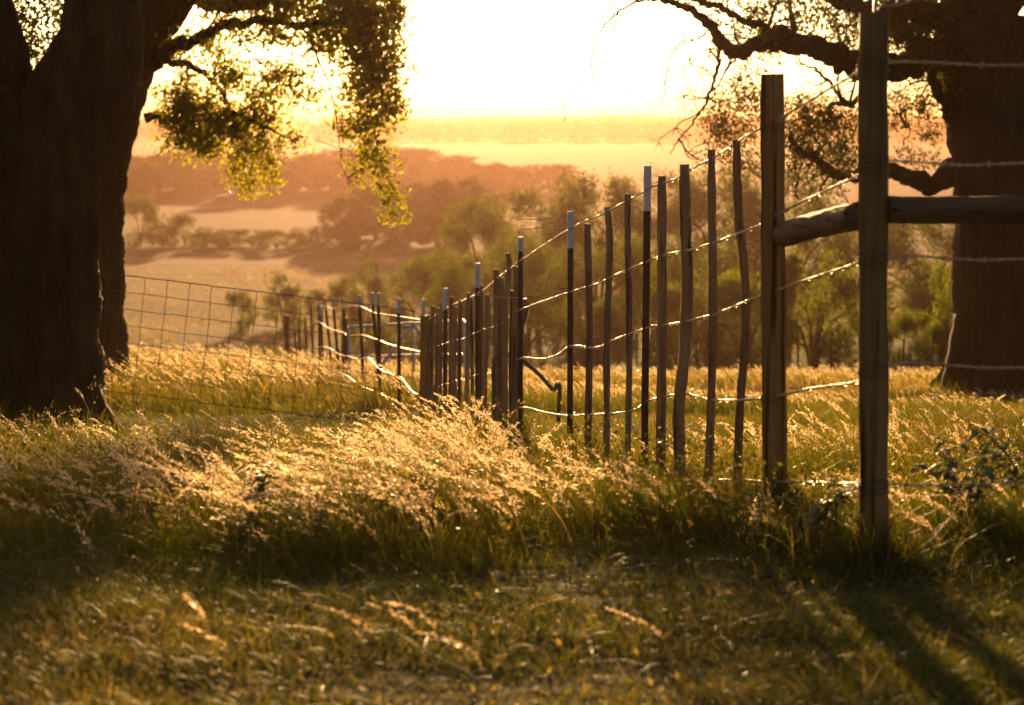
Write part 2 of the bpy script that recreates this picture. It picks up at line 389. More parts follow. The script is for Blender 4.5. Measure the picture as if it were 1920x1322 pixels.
    tag(solid('meadow_undergrowth', mb, M['grass'], smooth=False), 'small leafy undergrowth between the tall grass stems', 'undergrowth', kind='stuff')
    # meadow tufts beyond the crest
    mb = MB()
    X, Y = scatter(60000, 46, 175, 3)
    n = len(X); hh = (.18 + .3 * rng.random(n)) * (1 + .5 * np.clip(vnoise(X, Y, .35, 6), -1, 1.5))
    lean = rng.normal(size=(n, 2)) * .4 + WIND[:2] * .25
    dry = np.clip(.15 + .75 * np.clip((Y - 92) / 25, 0, 1) + .12 * rng.normal(size=n) + .15 * vnoise(X, Y, .2, 9), 0, 1)
    blade_mesh(mb, np.stack([X, Y, gz(X, Y) - .03], -1), hh, .02 + .03 * rng.random(n) * Y / 90, lean, .5, dry, 2)
    tag(solid('meadow_grass', mb, M['grass'], smooth=False), 'green to straw meadow grass in the valley below', 'grass', kind='stuff')

SB = MB()
def seed_heads(mb, X, Y, H, hl, K, sp, lean, droop, wob, stemw, tint, open_=1.0):
    """stems with plume-like seed heads; all arrays of length n"""
    n = len(X)
    B = np.stack([X, Y, gz(X, Y)], -1)
    ld = unit(np.stack([-1 + wob[:, 0], .15 + wob[:, 1], np.zeros(n)], -1))
    def pos(t):       # t (n,) or (n,K)
        t = np.asarray(t); sh = t.shape
        tt = t.reshape(n, -1)
        hor = (H * lean)[:, None] * tt ** 2
        z = H[:, None] * (tt - droop[:, None] * tt ** 4)
        p = B[:, None, :] + ld[:, None, :] * hor[..., None]
        p[..., 2] += z
        return p if len(sh) > 1 else p[:, 0]
    # stem ribbons, two crossed
    for az in (0., 1.57):
        ts = np.linspace(0, 1, 7); wd = np.array([math.cos(az), math.sin(az), 0])
        C = pos(np.broadcast_to(ts, (n, 7)))
        w = (stemw[:, None] * (1 - .6 * ts)[None])[..., None] * wd
        V = np.stack([C - w, C + w], 2).reshape(n, 14, 3)
        Q = np.array([[2*i, 2*i+1, 2*i+3, 2*i+2] for i in range(6)])
        SB.add(V.reshape(-1, 3), (np.arange(n)[:, None, None] * 14 + Q[None]).reshape(-1, 4), None, np.repeat(tint, 14))
    # spikelets
    t = 1 - (hl / H)[:, None] * rng.random((n, K))
    C = pos(t); C2 = pos(np.minimum(t + .02, 1.04)); ax = unit(C2 - C)
    sfrac = (1 - t) / (hl / H)[:, None]               # 0 at the tip, 1 at the foot of the head
    spread = (.004 + .011 * np.sin(sfrac * 2.8)) * (hl[:, None] / .16) * open_
    rad = unit(rng.normal(size=(n, K, 3))); rad = unit(rad - ax * (rad * ax).sum(-1, keepdims=True))
    C = C + rad * (spread * rng.random((n, K)))[..., None]
    d = unit(ax + rad * (.35 + .25 * rng.random((n, K, 1))))
    s = unit(np.cross(d, rng.normal(size=(n, K, 3))))
    L_ = (sp[:, None] * (.7 + .6 * rng.random((n, K))))[..., None]
    V = np.stack([C - d * L_ * .5, C + s * L_ * .14, C + d * L_ * .6, C - s * L_ * .14], 2)
    m = n * K
    tn = np.clip(np.repeat(tint, K) + rng.normal(size=m) * .15, 0, 1)
    mb.add(V.reshape(-1, 3), np.arange(m * 4).reshape(-1, 4), None, np.repeat(tn, 4))

def from_px(px, py, Y): 
    p = P(px, py, Y); return p

def make_seeds():
    mb = MB()
    def go(X, Y, H, K, sp, hl=(.10, .2), lean=(.35, .8), stem=.0011, wobs=.6, tint=.6, open_=1.0):
        n = len(X); r = rng.random
        if n > 2: H = cap(X, Y, H * .95, .35)
        seed_heads(mb, X, Y, H * (.85 + .3 * r(n)), hl[0] + (hl[1] - hl[0]) * r(n), K, sp * (.8 + .4 * r(n)), lean[0] + (lean[1] - lean[0]) * r(n),
                   .05 + .25 * r(n), rng.normal(size=(n, 2)) * wobs, np.full(n, stem), np.clip(tint + .15 * rng.normal(size=n), 0, 1), open_)
    # general scatter
    X, Y = scatter(380, 6.6, 12, 1.2); k = vnoise(X, Y, 1.1, 21) + .6 * rng.normal(size=len(X)) > .35; X, Y = X[k], Y[k]
    go(X, Y, .22 + .3 * rng.random(len(X)) * np.clip((Y - 6) / 2, .3, 1), 60, .0125, (.07, .15))
    X, Y = scatter(520, 12, 24, 1.2); k = (vnoise(X, Y, .9, 22) + .4 * rng.normal(size=len(X)) > .45); X, Y = X[k], Y[k]
    k = rng.random(len(X)) > 1.45 * hollow(X, Y); X, Y = X[k], Y[k]
    go(X, Y, .3 + .22 * rng.random(len(X)), 34, .017, (.08, .16), stem=.0013)
    X, Y = scatter(4600, 23, 42, 1.2); 
    go(X, Y, np.full(len(X), .55), 14, .03, (.12, .22), stem=.003, tint=.7)
    # clumps that stand out in the photograph: (px, py of the ground under the clump, spread px, count, height)
    for (px, Y, sx, sy, n, H, ln) in [(860, 9.4, .3, .5, 80, .62, (.3, .9)), (930, 8.3, .2, .4, 50, .58, (.3, .9)), (800, 8.7, .2, .4, 50, .6, (.4, 1.0)), (1560, 11.5, .5, .9, 90, .45, (.1, .7)), (1760, 11.5, .8, 1.1, 130, .45, (.1, .7)), (1350, 12.5, .7, 1.2, 70, .4, (.1, .7)), (1850, 9.2, .5, .8, 60, .42, (.1, .7)), (820, 7.1, .30, .35, 120, .40, (.9, 1.7)), (700, 7.0, .3, .3, 60, .3, (.8, 1.5)), (470, 7.6, .26, .4, 90, .60, (.5, 1.0)), (420, 6.9, .4, .3, 30, .34, (.5, 1.2)), (150, 6.9, .4, .35, 30, .36, (.5, 1.2)), (1150, 7.3, .4, .4, 50, .34, (.3, 1.)), (1750, 7.4, .5, .4, 60, .36, (.3, 1.)), (600, 6.7, .3, .2, 26, .25, (.5, 1.3)), (960, 8.2, .25, .4, 40, .5, (.4, .9)), (330, 9.5, .45, .5, 50, .5, (.4, .9)),
                                  (120, 11.5, .6, .6, 90, .5, (.3, .9)), (900, 8.8, .22, .4, 40, .66, (.5, 1.0)), (1040, 9.2, .4, .5, 60, .55, (.2, .6)),
                                  (760, 9.5, .4, .6, 45, .62, (.5, .9)), (1700, 9.5, .8, 1., 60, .45, (.2, .8)), (1560, 8.2, .25, .5, 40, .5, (.2, .8)),
                                  (620, 8.6, .3, .5, 60, .55, (.3, .8)), (60, 7.5, .3, .5, 14, .5, (.5, 1.)), (1300, 8.4, .35, .3, 35, .5, (.2, .7)), (330, 12.2, .7, .5, 30, .45, (.3, .9))]:
        cx = (px - 960) / F * Y
        n = int(n * .62); X = cx + rng.normal(size=n) * sx; YY = Y + rng.normal(size=n) * sy
        k = YY > tall_edge(X); X, YY = X[k], YY[k]
        go(X, YY, np.full(len(X), H) * (.6 + .55 * rng.random(len(X))), 60, .0135, (.09, .20), ln, wobs=.85, tint=.85)
    X = np.concatenate([rng.normal(-.9, .7, 46), rng.normal(.9, 1.1, 34)]); Y = 6.35 + .9 * rng.random(80)
    k = Y > tall_edge(X) - .1; X, Y = X[k], Y[k]; go(X, Y, .18 + .26 * rng.random(len(X)), 75, .0125, (.06, .13), (.4, 1.3), wobs=.7, tint=.7)
    # a second, finer grass with loose open panicles, and upright oat-like stems
    X, Y = scatter(700, 6.3, 12, 1.2); k = vnoise(X, Y, 1.4, 51) + .5 * rng.normal(size=len(X)) > .1; X, Y = X[k], Y[k]
    go(X, Y, .25 + .3 * rng.random(len(X)), 46, .0065, (.16, .26), (-.3, .5), wobs=1.2, tint=.5, open_=3.6, stem=.0008)
    X, Y = scatter(260, 6.3, 11, 1.2); go(X, Y, .3 + .3 * rng.random(len(X)), 16, .016, (.1, .2), (-.4, .4), wobs=1.2, tint=.4, open_=1.8, stem=.0010)
    # loose heads lying and nodding over the lawn
    for (px, py, Y, ln, H) in [(680, 1240, 5.0, 1.5, .05), (1240, 1215, 5.1, 1.6, .04), (800, 1190, 5.2, 1.5, .04), (310, 1000, 6.5, .8, .3), (400, 1260, 4.8, 1.5, .04),
                               (60, 1090, 6.2, 1., .2), (880, 1260, 4.8, 1.5, .05), (330, 1300, 4.7, .3, .15), (760, 1202, 5.15, 1.6, .04)]:
        x = (px - 960) / F * Y
        go(np.array([x + H * .5]), np.array([Y]), np.array([H + .06]), 70, .011, (.07, .11), (ln, ln + .1), wobs=.1)
    tag(solid('grass_seed_heads', mb, M['seed'], smooth=False), 'pale feathery seed heads of tall grass glowing against the sun', 'grass', kind='stuff')
make_grass(); make_seeds()
tag(solid('grass_stems', SB, M['grass'], smooth=False), 'thin straw stems that carry the pale seed heads', 'grass', kind='stuff')

# ------------------------------------------------------------------ fences
def dline(px): return 7914.0 / (px - 400.0)       # distance of the main fence line at a photo column
def wline(pts, dep=dline): return np.array([P(x, y, dep(x)) for x, y in pts])

def barbed(mb, pts, r=.0022, off=.0026, pitch=.05, barb=.13, step=.012, sag=.006):
    """two twisted strands with barbs"""
    pts = smooth_line(pts, 5)
    seg = np.linalg.norm(np.diff(pts, axis=0), axis=1); s = np.concatenate([[0], np.cumsum(seg)])
    L = s[-1]; n = max(8, int(L / step)); si = np.linspace(0, L, n)
    c = np.stack([np.interp(si, s, pts[:, k]) for k in range(3)], -1)
    c[:, 2] += sag * .5 * (np.sin(si * 7.1 + rng.random() * 6) + .6 * np.sin(si * 17.3)) * .5
    d = unit(np.gradient(c, axis=0)); u = unit(np.cross(d, [0, 0, 1.])); w = np.cross(d, u)
    for ph in (0, math.pi):
        a = si / pitch * 2 * math.pi + ph
        tube(mb, c + off * (np.cos(a)[:, None] * u + np.sin(a)[:, None] * w), r, 4, False)
    k = barb * .5
    while k < L:
        i = min(int(k / L * n), n - 1); p = c[i]
        for q in range(2):
            an = rng.random() * 6.28; dr = math.cos(an) * u[i] + math.sin(an) * w[i] + d[i] * (.3 if q else -.3)
            tube(mb, [p - dr * .014, p + dr * .014], [.0008 * 1.5, .0008 * 1.5], 3, False)
        # coil of the barb
        tube(mb, [p - d[i] * .006, p + d[i] * .006], off + r * 1.4, 5, False)
        k += barb * (.9 + .2 * rng.random())

def t_post(parent, px, ytop, Y, lean=(0, 0), tip=.19, height=None, tipped=True, s=1.0):
    top = P(px, ytop, Y); g = gz(top[0], Y) - .05
    base = np.array([top[0] + lean[0], Y + lean[1], g])
    prof = np.array([(-.018, .004), (-.018, -.004), (-.003, -.004), (-.003, -.030), (.003, -.030), (.003, -.004), (.018, -.004), (.018, .004)]) * s
    # face of the T turned a little so both flange and stem show
    a = .5; prof = prof @ np.array([[math.cos(a), math.sin(a)], [-math.sin(a), math.cos(a)]])
    ax = top - base; L = np.linalg.norm(ax)
    def prism(mb, t0, t1, grow=1.0):
        k = 7; ts = np.linspace(t0, t1, k); n = 8
        V = (base + ax * ts[:, None])[:, None, :] + np.concatenate([prof * grow, np.zeros((8, 1))], 1)[None]
        i = np.arange(k - 1)[:, None] * n; j = np.arange(n)[None]; j2 = (j + 1) % n
        Q = np.stack([i + j, i + j2, i + n + j2, i + n + j], -1).reshape(-1, 4)
        e = (k - 1) * n
        Q = np.vstack([Q, [[e, e + 1, e + 6, e + 7], [e + 2, e + 3, e + 4, e + 5]]])
        mb.add(V.reshape(-1, 3), Q)
    mb = MB(); tt = 1 - tip / L if tipped else 1.0
    prism(mb, 0, tt)
    for q in np.arange(.1, L * tt - .02, .055):      # studs on the face
        c = base + ax * q / L + np.array([math.sin(a) * -.006 * s, math.cos(a) * .008 * s, 0])
        tube(mb, [c - [0, 0, .008], c + [0, 0, .008]], [.007 * s, .004 * s], 5)
    o = part('steel_post', mb, M['steel'], parent, smooth=False)
    if tipped:
        mt = MB(); prism(mt, tt, 1.0, 1.06); part('painted_tip', mt, M['tip'], o, smooth=False)
    return o

def stake(parent, pts, r, name='wooden_stake', mat='stake', n=9, rough=.10, r2=None, Y=None):
    """pts: list of (px, py) top to bottom, last extended into the ground"""
    Yd = Y or dline(pts[0][0])
    w = [P(x, y, Yd) for x, y in pts]
    b = w[-1].copy(); b[2] = gz(b[0], Yd) - .08
    if w[-1][2] > b[2] + .1: w.append(b)
    ln = smooth_line(np.array(w), 6)
    rr = np.interp(np.linspace(0, 1, len(ln)), [0, .08, 1], [r * (.97 if r > .04 else .86), r, r2 or r * (1.02 if r > .04 else 1.1)]) * (1 + .05 * rng.normal(size=len(ln)))
    mb = MB(); tube(mb, ln, rr, n, True, rough)
    return part(name, mb, M[mat], parent)

def wraps(parent, px, ys, Y, r, turns=4):
    """loops of wire round a post"""
    for y in ys:
        c = P(px, y, Y); mb = MB()
        for k in range(turns):
            a = np.linspace(0, 2 * math.pi, 20)
            rr = r + .004
            pt = np.stack([c[0] + rr * np.cos(a), c[1] + rr * np.sin(a), c[2] + (k - turns / 2) * .011 + .008 * np.sin(a + k)], -1)
            tube(mb, pt, .0018, 4, False)
        part('wire_wrap', mb, M['mesh_wire'], parent)

def main_fence():
    p1 = P(1637, 1000, dline(1637)); root = empty('barbed_wire_fence', (float(p1[0]), float(p1[1]), float(gz(p1[0], p1[1]))))
    tag(root, 'barbed wire fence of posts and crooked stakes running downhill from the tall corner post', 'fence')
    corner = stake(root, [(1637, 24), (1637, 500), (1638, 1000)], .046, 'corner_post', 'post', 14, .05)
    wraps(corner, 1637, [118, 303, 482, 688, 905], dline(1637), .047)
    br = stake(root, [(1448, 139), (1450, 500), (1453, 960)], .046, 'brace_post', 'post', 14, .05)
    wraps(br, 1450, [232, 745], dline(1450), .047, 2)
    # brace rail between the two
    mb = MB(); a = P(1612, 405, dline(1630)); b = P(1470, 440, dline(1455))
    tube(mb, smooth_line([a, (a + b) / 2 + [0, 0, .004], b], 8), .046, 14, True, .04); part('brace_rail', mb, M['brace'], root)
    # bent wire end over the corner post
    mb = MB(); Yc = dline(1637)
    tube(mb, smooth_line([P(1641, 30, Yc), P(1641, 8, Yc), P(1643, -30, Yc), P(1641, -70, Yc)], 5), .007, 6)
    tube(mb, smooth_line([P(1643, 30, Yc), P(1652, 12, Yc), P(1675, 10, Yc), P(1704, 4, Yc)], 5), .005, 6)
    part('loose_wire_end', mb, M['wire'], corner)
    for pts, r in [([(1381, 262), (1385, 400), (1397, 520), (1398, 620), (1388, 760), (1383, 880), (1381, 965)], .0175),
                   ([(1334, 280), (1336, 450), (1337, 620), (1333, 780), (1327, 950)], .0185),
                   ([(1283, 308), (1284, 420), (1288, 520), (1283, 660), (1272, 770), (1274, 880)], .0255),
                   ([(1241, 330), (1241, 500), (1240, 700), (1238, 860)], .0225),
                   ([(1177, 364), (1177, 450), (1180, 560), (1180, 680), (1178, 820)], .0155),
                   ([(1139, 388), (1143, 450), (1142, 520), (1138, 640), (1138, 800)], .0165),
                   ([(1102, 420), (1104, 520), (1106, 640), (1104, 760), (1103, 850)], .0215),
                   ([(953, 475), (954, 510), (948, 580), (947, 700), (946, 800)], .0185), ([(930, 505), (931, 600), (931, 720), (932, 830)], .026),
                   ([(914, 552), (915, 620), (909, 700), (909, 800)], .0225), ([(878, 549), (877, 650), (875, 760), (874, 800)], .019),
                   ([(863, 562), (861, 680), (860, 790)], .018), ([(847, 557), (846, 680), (843, 790)], .022),
                   ([(968, 500), (968, 600), (966, 700), (964, 800)], .021),
                   ([(884, 560), (885, 680), (886, 800)], .016), ([(903, 535), (903, 650), (901, 800)], .018), ([(940, 520), (939, 650), (938, 800)], .020), ([(855, 575), (853, 690), (853, 790)], .016), ([(827, 566), (826, 690), (826, 790)], .016), ([(804, 590), (803, 700), (803, 800)], .018), ([(961, 545), (959, 650), (958, 800)], .019),
                   ([(820, 577), (819, 700), (816, 790)], .020), ([(812, 574), (810, 700), (808, 790)], .019)]:
        stake(root, pts, r)
    for px, y, bx in [(1214, 311, -.005), (1070, 396, 0), (976, 444, 0), (895, 493, 0), (835, 540, -.01), (794, 561, 0)]:
        t_post(root, px, y, dline(px) * 1.004, (bx, 0), s=1.0 if px > 900 else 1.1, tip=.22 if px > 1000 else (.10 if px > 960 else .2))
    w5 = [
        [(1637, 118), (1455, 226), (1429, 239), (1395, 258), (1373, 273), (1343, 293), (1324, 303), (1296, 318), (1273, 333), (1224, 350), (1207, 359), (1134, 399), (1070, 428), (983, 484), (960, 501), (930, 523), (905, 545), (871, 562), (844, 574), (812, 594), (797, 601)],
        [(1637, 303), (1608, 328), (1540, 362), (1476, 392), (1427, 421), (1399, 433), (1382, 438), (1348, 452), (1326, 459), (1299, 468), (1254, 476), (1207, 493), (1147, 519), (1115, 534), (1070, 547), (985, 577), (960, 591), (943, 605), (921, 614), (902, 619), (871, 634), (855, 638), (826, 647), (797, 660)],
        [(1637, 482), (1608, 493), (1519, 523), (1432, 552), (1348, 586), (1299, 600), (1255, 608), (1222, 612), (1187, 624), (1147, 639), (1115, 652), (1077, 648), (1062, 652), (1047, 664), (1016, 673), (977, 671), (950, 686), (920, 700), (900, 701), (884, 706), (860, 713), (830, 722), (797, 735)],
        [(1637, 700), (1609, 715), (1570, 722), (1525, 728), (1481, 737), (1432, 746), (1373, 751), (1324, 748), (1289, 739), (1255, 742), (1217, 751), (1190, 768), (1153, 775), (1115, 777), (1062, 779), (1020, 773), (979, 764), (940, 775), (900, 778), (850, 785), (797, 790)],
        [(1637, 905), (1560, 906), (1430, 902), (1285, 897), (1214, 885), (1100, 868), (976, 850), (895, 840), (797, 835)]]
    for pts in w5:
        mb = MB(); barbed(mb, wline(pts), r=.0028, off=.003, sag=.003); part('barbed_strand', mb, M['wire'], root)
    return root
main_fence()

def cross_fence():
    """strands and a top rail leaving the corner post to the right"""
    Y = dline(1637); a = P(1637, 390, Y)
    root = empty('rail_fence', (float(a[0]) + 2.2, float(Y) + .1, float(gz(a[0] + 2.2, Y))))
    tag(root, 'wooden rail and barbed strands running right from the corner post before the oak', 'fence')
    mb = MB(); p = [P(1664, 393, Y), P(1780, 394, Y + .03), P(1930, 393, Y + .06), P(2400, 393, Y + .12), P(2900, 398, Y + .2)]
    tube(mb, smooth_line(p, 8), .045, 14, True, .05); part('rail', mb, M['rail'], root)
    # a strip of pale flaking paint on the rail
    for ys in [[118, 119, 120, 122, 116, 118], [303, 306, 308, 305, 304, 303], [482, 480, 484, 487, 484, 482], [686, 681, 684, 690, 690, 688], [905, 910, 908, 905, 905, 905]]:
        mb = MB(); xs = [1664, 1720, 1800, 1930, 2400, 2900]
        barbed(mb, [P(x, y, Y + .02) for x, y in zip(xs, ys)], r=.0022, off=.0036, pitch=.07, sag=.012); part('barbed_strand', mb, M['wire'], root)
    stake(root, [(2920, 24), (2920, 1000)], .05, 'line_post', 'post', 12, .05, Y=Y + .2)
cross_fence()

def far_fence():
    root = empty('downhill_fence', (-3.2, 28., float(gz(-3.2, 28))))
    tag(root, 'far stretch of wire fence with thin steel posts curving away past the pipe gate', 'fence')
    xs = [540, 545, 560, 572, 583, 596, 603, 609, 624, 641, 674, 697, 709, 748, 797]
    ds = [46, 44, 41, 39, 37, 35, 33.5, 32, 30, 28, 25.5, 24, 23.3, 21.8, 19.95]
    dep = lambda x: float(np.interp(x, xs, ds))
    # broad end posts
    stake(root, [(798, 592), (797, 700), (795, 830)], .052, 'wooden_post', 'post', 12, .05, Y=dline(798) * .998)
    stake(root, [(538, 591), (538, 660)], .065, 'wooden_post', 'post', 10, .05, Y=46.)
    stake(root, [(646, 596), (646, 700)], .05, 'wooden_post', 'post', 10, .05, Y=30.5)
    for (xt, yt, xb) in [(748, 560, 747), (697, 549, 715), (709, 549, 712), (674, 553, 681), (641, 559, 657), (624, 559, 637), (609, 562, 624), (597, 569, 599), (601, 575, 605), (583, 572, 587), (572, 594, 576), (561, 610, 563), (553, 620, 555)]:
        Y = dep(xt); t_post(root, xt, yt, Y, ((xb - xt) / F * Y, 0), tip=.16, s=1.15, tipped=xt > 600)
    lines = [[(542, 655), (552, 626), (572, 598), (583, 579), (595, 573), (612, 575), (626, 579), (644, 575), (672, 574), (701, 586), (721, 590), (747, 593), (797, 601)],
             [(545, 668), (560, 640), (586, 607), (599, 604), (615, 615), (644, 624), (652, 630), (678, 628), (701, 635), (744, 650), (797, 662)],
             [(550, 672), (600, 650), (635, 664), (652, 668), (672, 673), (690, 671), (701, 681), (713, 693), (741, 704), (752, 709), (776, 737), (797, 737)],
             [(560, 670), (600, 685), (623, 693), (644, 701), (678, 724), (707, 736), (718, 740), (739, 762), (752, 779), (776, 782), (797, 788)]]
    for pts in lines:
        w = smooth_line([P(x, y, dep(x)) for x, y in pts], 6); mb = MB(); tube(mb, w, .0065, 6); part('wire_strand', mb, M['wire'], root)
far_fence()

def woven_fence():
    """field fence with square openings between the left oak and the broad post"""
    Y = 20.2; r = .0034
    root = empty('woven_wire_fence', (-3.0, Y, float(gz(-3, Y))))
    tag(root, 'woven wire field fence with square openings behind the left oak trunk', 'fence')
    def top(x): return 515 + (x - 225) * .122
    mb = MB()
    xs = np.arange(20, 800, 20.)
    for k in range(8):
        y = top(xs) + k * 31.5 + rng.normal(size=len(xs)) * .5 + .4 * np.sin(xs / 30 + k)
        yy = np.interp(xs, [0, 600, 800], [Y, Y, 20.1])
        tube(mb, [P(x, y_, Yv) for x, y_, Yv in zip(xs, y, yy)], r * (1.5 if k in (0, 7) else 1), 4, False)
    for x in np.arange(-20, 800, 41.8):
        pts = []
        for k in np.linspace(0, 7, 15):
            xx = x - k * (3.2 if x < 500 else 3.2 * (800 - x) / 300) + rng.normal() * .4; pts.append(P(xx, top(xx) + k * 31.5, Y - .003))
        tube(mb, pts, r, 4, False)
    part('wire_mesh', mb, M['mesh_wire'], root)
    stake(root, [(30, 500), (30, 740)], .05, 'wooden_post', 'post', 10, .05, Y=Y + .05)
woven_fence()

def gate_and_pipe():
    Y = 27.5
    g = P(760, 700, Y); root = empty('pipe_gate', (float(g[0]), Y, float(gz(g[0], Y))))
    tag(root, 'pale grey pipe gate with slanting brace standing behind the fence', 'gate')
    def bar(name, a, b, r=.024):
        mb = MB(); tube(mb, smooth_line([a, (a + b) / 2, b], 4), r, 10); part(name, mb, M['pipe'], root)
    tl, tr_ = P(654, 613, Y), P(871, 602, Y)
    bl, brr = P(656, 735, Y), P(873, 735, Y)
    bl[2] = max(bl[2], gz(bl[0], Y) + .08); brr[2] = max(brr[2], gz(brr[0], Y) + .08)
    bar('top_rail', tl, tr_); bar('bottom_rail', bl, brr); bar('upright', tl, bl); bar('upright', tr_, brr); bar('upright', P(776, 608, Y), P(776, 735, Y), .018)
    bar('brace', P(773, 610, Y - .04), P(704, 700, Y - .04), .026); bar('brace', P(776, 610, Y - .04), P(860, 725, Y - .04), .026)
    bar('middle_rail', P(655, 668, Y + .03), P(872, 664, Y + .03), .016)
    Y = 14.6; g = P(990, 760, Y)
    mb = MB()
    tube(mb, smooth_line([P(924, 820, Y), P(926, 740, Y), P(925, 690, Y), P(931, 668, Y), P(943, 662, Y), P(957, 664, Y), P(976, 673, Y), P(1000, 692, Y), P(1020, 712, Y), P(1035, 729, Y), P(1041, 729, Y), P(1045, 719, Y), P(1049, 724, Y), P(1049, 745, Y), P(1047, 790, Y)], 6), .016, 10)
    root = solid('bent_pipe', mb, M['green_pipe'], (float(g[0]), Y, float(gz(g[0], Y))))
    tag(root, 'dull green bent pipe with hooked end standing in grass behind the stakes', 'pipe')
    mb = MB(); Y2 = 14.4
    tube(mb, smooth_line([P(984, 560, Y2), P(986, 585, Y2), P(978, 610, Y2), P(966, 632, Y2), P(962, 660, Y2), P(963, 800, Y2)], 6), .014, 8)
    root = solid('curved_rod', mb, M['green_pipe'], (float(g[0]), Y2, float(gz(g[0], Y2))))
    tag(root, 'curved green rod rising beside the steel post nearest the bent pipe', 'rod')
    # metal feed trough lying in the grass behind the stakes (dark low box in the photo)
gate_and_pipe()

def back_fence():
    Y = 37.; root = empty('pasture_fence', (5.0, Y, float(gz(5, Y))))
    tag(root, 'faint pasture fence of thin posts on the crest beyond the tall grass', 'fence')
    for x in [993, 1120, 1195, 1305, 1405, 1495, 1560, 1695, 1751, 1830, 1900]:
        t_post(root, x, 622 + rng.normal() * 5, Y + rng.normal() * .3, (rng.normal() * .03, 0), tipped=False, s=1.0)
    for y in [632, 655, 680]:
        mb = MB(); tube(mb, [P(x, y + 1.5 * math.sin(x / 40), Y) for x in range(985, 2000, 30)], .004, 4, False); part('wire_strand', mb, M['mesh_wire'], root)
back_fence()

def silk():
    """gossamer threads that catch the sun"""
    L = [((880, 1003), (1078, 998), 6.9, 'long gossamer thread over the grass below the pale seed heads'),
         ((826, 1252), (1002, 1247), 5.0, 'gossamer thread low over the lawn at the front'),
         ((968, 411), (1062, 407), 11.3, 'short gossamer thread just above the white tipped steel post'),
         ((975, 430), (1060, 421), 11.6, 'gossamer thread running into the white tip of a steel post'),
         ((895, 553), (973, 558), 13.5, 'gossamer thread between two white tipped steel posts in mid fence'),
         ((1000, 548), (1068, 535), 11.9, 'gossamer thread above the second strand'),
         ((985, 556), (1066, 542), 12.0, 'gossamer thread lying close along the second strand'),
         ((793, 581), (846, 592), 18.5, 'short gossamer thread by the broad wooden post'),
         ((900, 1098), (1230, 1056), 6.0, 'gossamer thread stretched across the edge of the tall grass'),
         ((1330, 1175), (1372, 1163), 5.3, 'very short gossamer thread on the lawn at right')]
    for a, b, Y, lab in L:
        p, q = P(*a, Y), P(*b, Y); t = np.linspace(0, 1, 14)[:, None]
        mb = MB(); w = p * (1 - t) + q * t; w[:, 2] -= .006 * np.sin(t[:, 0] * math.pi); tube(mb, w, .0015 if Y < 8 else .0019, 4, False)
        tag(solid('gossamer_thread', mb, M['silk'], tuple(float(v) for v in p)), lab, 'spider thread', 'gossamer threads catching the sun')
silk()

# ------------------------------------------------------------------ trees
def limb(mb, pts, r0, r1, n=10, rough=.07, k=8):
    ln = smooth_line(pts, k); rr = np.interp(np.linspace(0, 1, len(ln)) ** .9, [0, 1], [r0, r1])
    if r0 < .3 and len(pts) > 3:
        j = rng.normal(size=ln.shape) * (rr[:, None] * .13 + .005); j[0] = 0
        j = (j + np.roll(j, 1, 0)) ; j[:2] = 0; ln = ln + j; rr = rr * (1 + .10 * rng.normal(size=len(rr)))
    if r0 > .4:     # furrowed trunk: many columns, ridged
        m = len(ln) * 3; ti = np.linspace(0, len(ln) - 1, m); i0 = np.arange(len(ln))
        ln = np.stack([np.interp(ti, i0, ln[:, c]) for c in range(3)], -1); rr = np.interp(ti, i0, rr)
        nn_ = 110; mbx = MB(); tube(mbx, ln, rr, nn_, False); V = mbx.v[0].reshape(m, nn_, 3)
        a = np.arange(nn_) / nn_ * 2 * math.pi; zz = np.arange(m)[:, None]
        ph = .35 * np.sin(zz * .21) + .25 * np.sin(zz * .57 + 1)
        ridge = 1.8 * (.018 * np.abs(np.sin(a * 17 + ph * 3)) + .014 * np.abs(np.sin(a * 29 - ph * 4 + 1)) + .03 * np.sin(a * 3 + ph) + .018 * np.sin(a * 5 - ph + zz * .05) + .006 * rng.normal(size=(m, nn_))) + .02 * np.sin(zz * .4 + a * 2)
        V = ln[:, None] + (V - ln[:, None]) * (1 + ridge)[..., None]
        mb.add(V.reshape(-1, 3), mbx.q[0]); return ln[::3]
    tube(mb, ln, rr, n, True, rough); return ln
def twiglet(mb, a, b, r, wob=.12, sag=.1):
    a = np.asarray(a); b = np.asarray(b); L = np.linalg.norm(b - a)
    t = np.linspace(0, 1, 6)[:, None]; w = a * (1 - t) + b * t
    w[1:-1] += rng.normal(size=(4, 3)) * L * wob * .4
    w[:, 2] += sag * L * np.sin(t[:, 0] * math.pi)
    ln = smooth_line(w, 2); tube(mb, ln, np.linspace(r, r * .35, len(ln)), 5, False); return ln

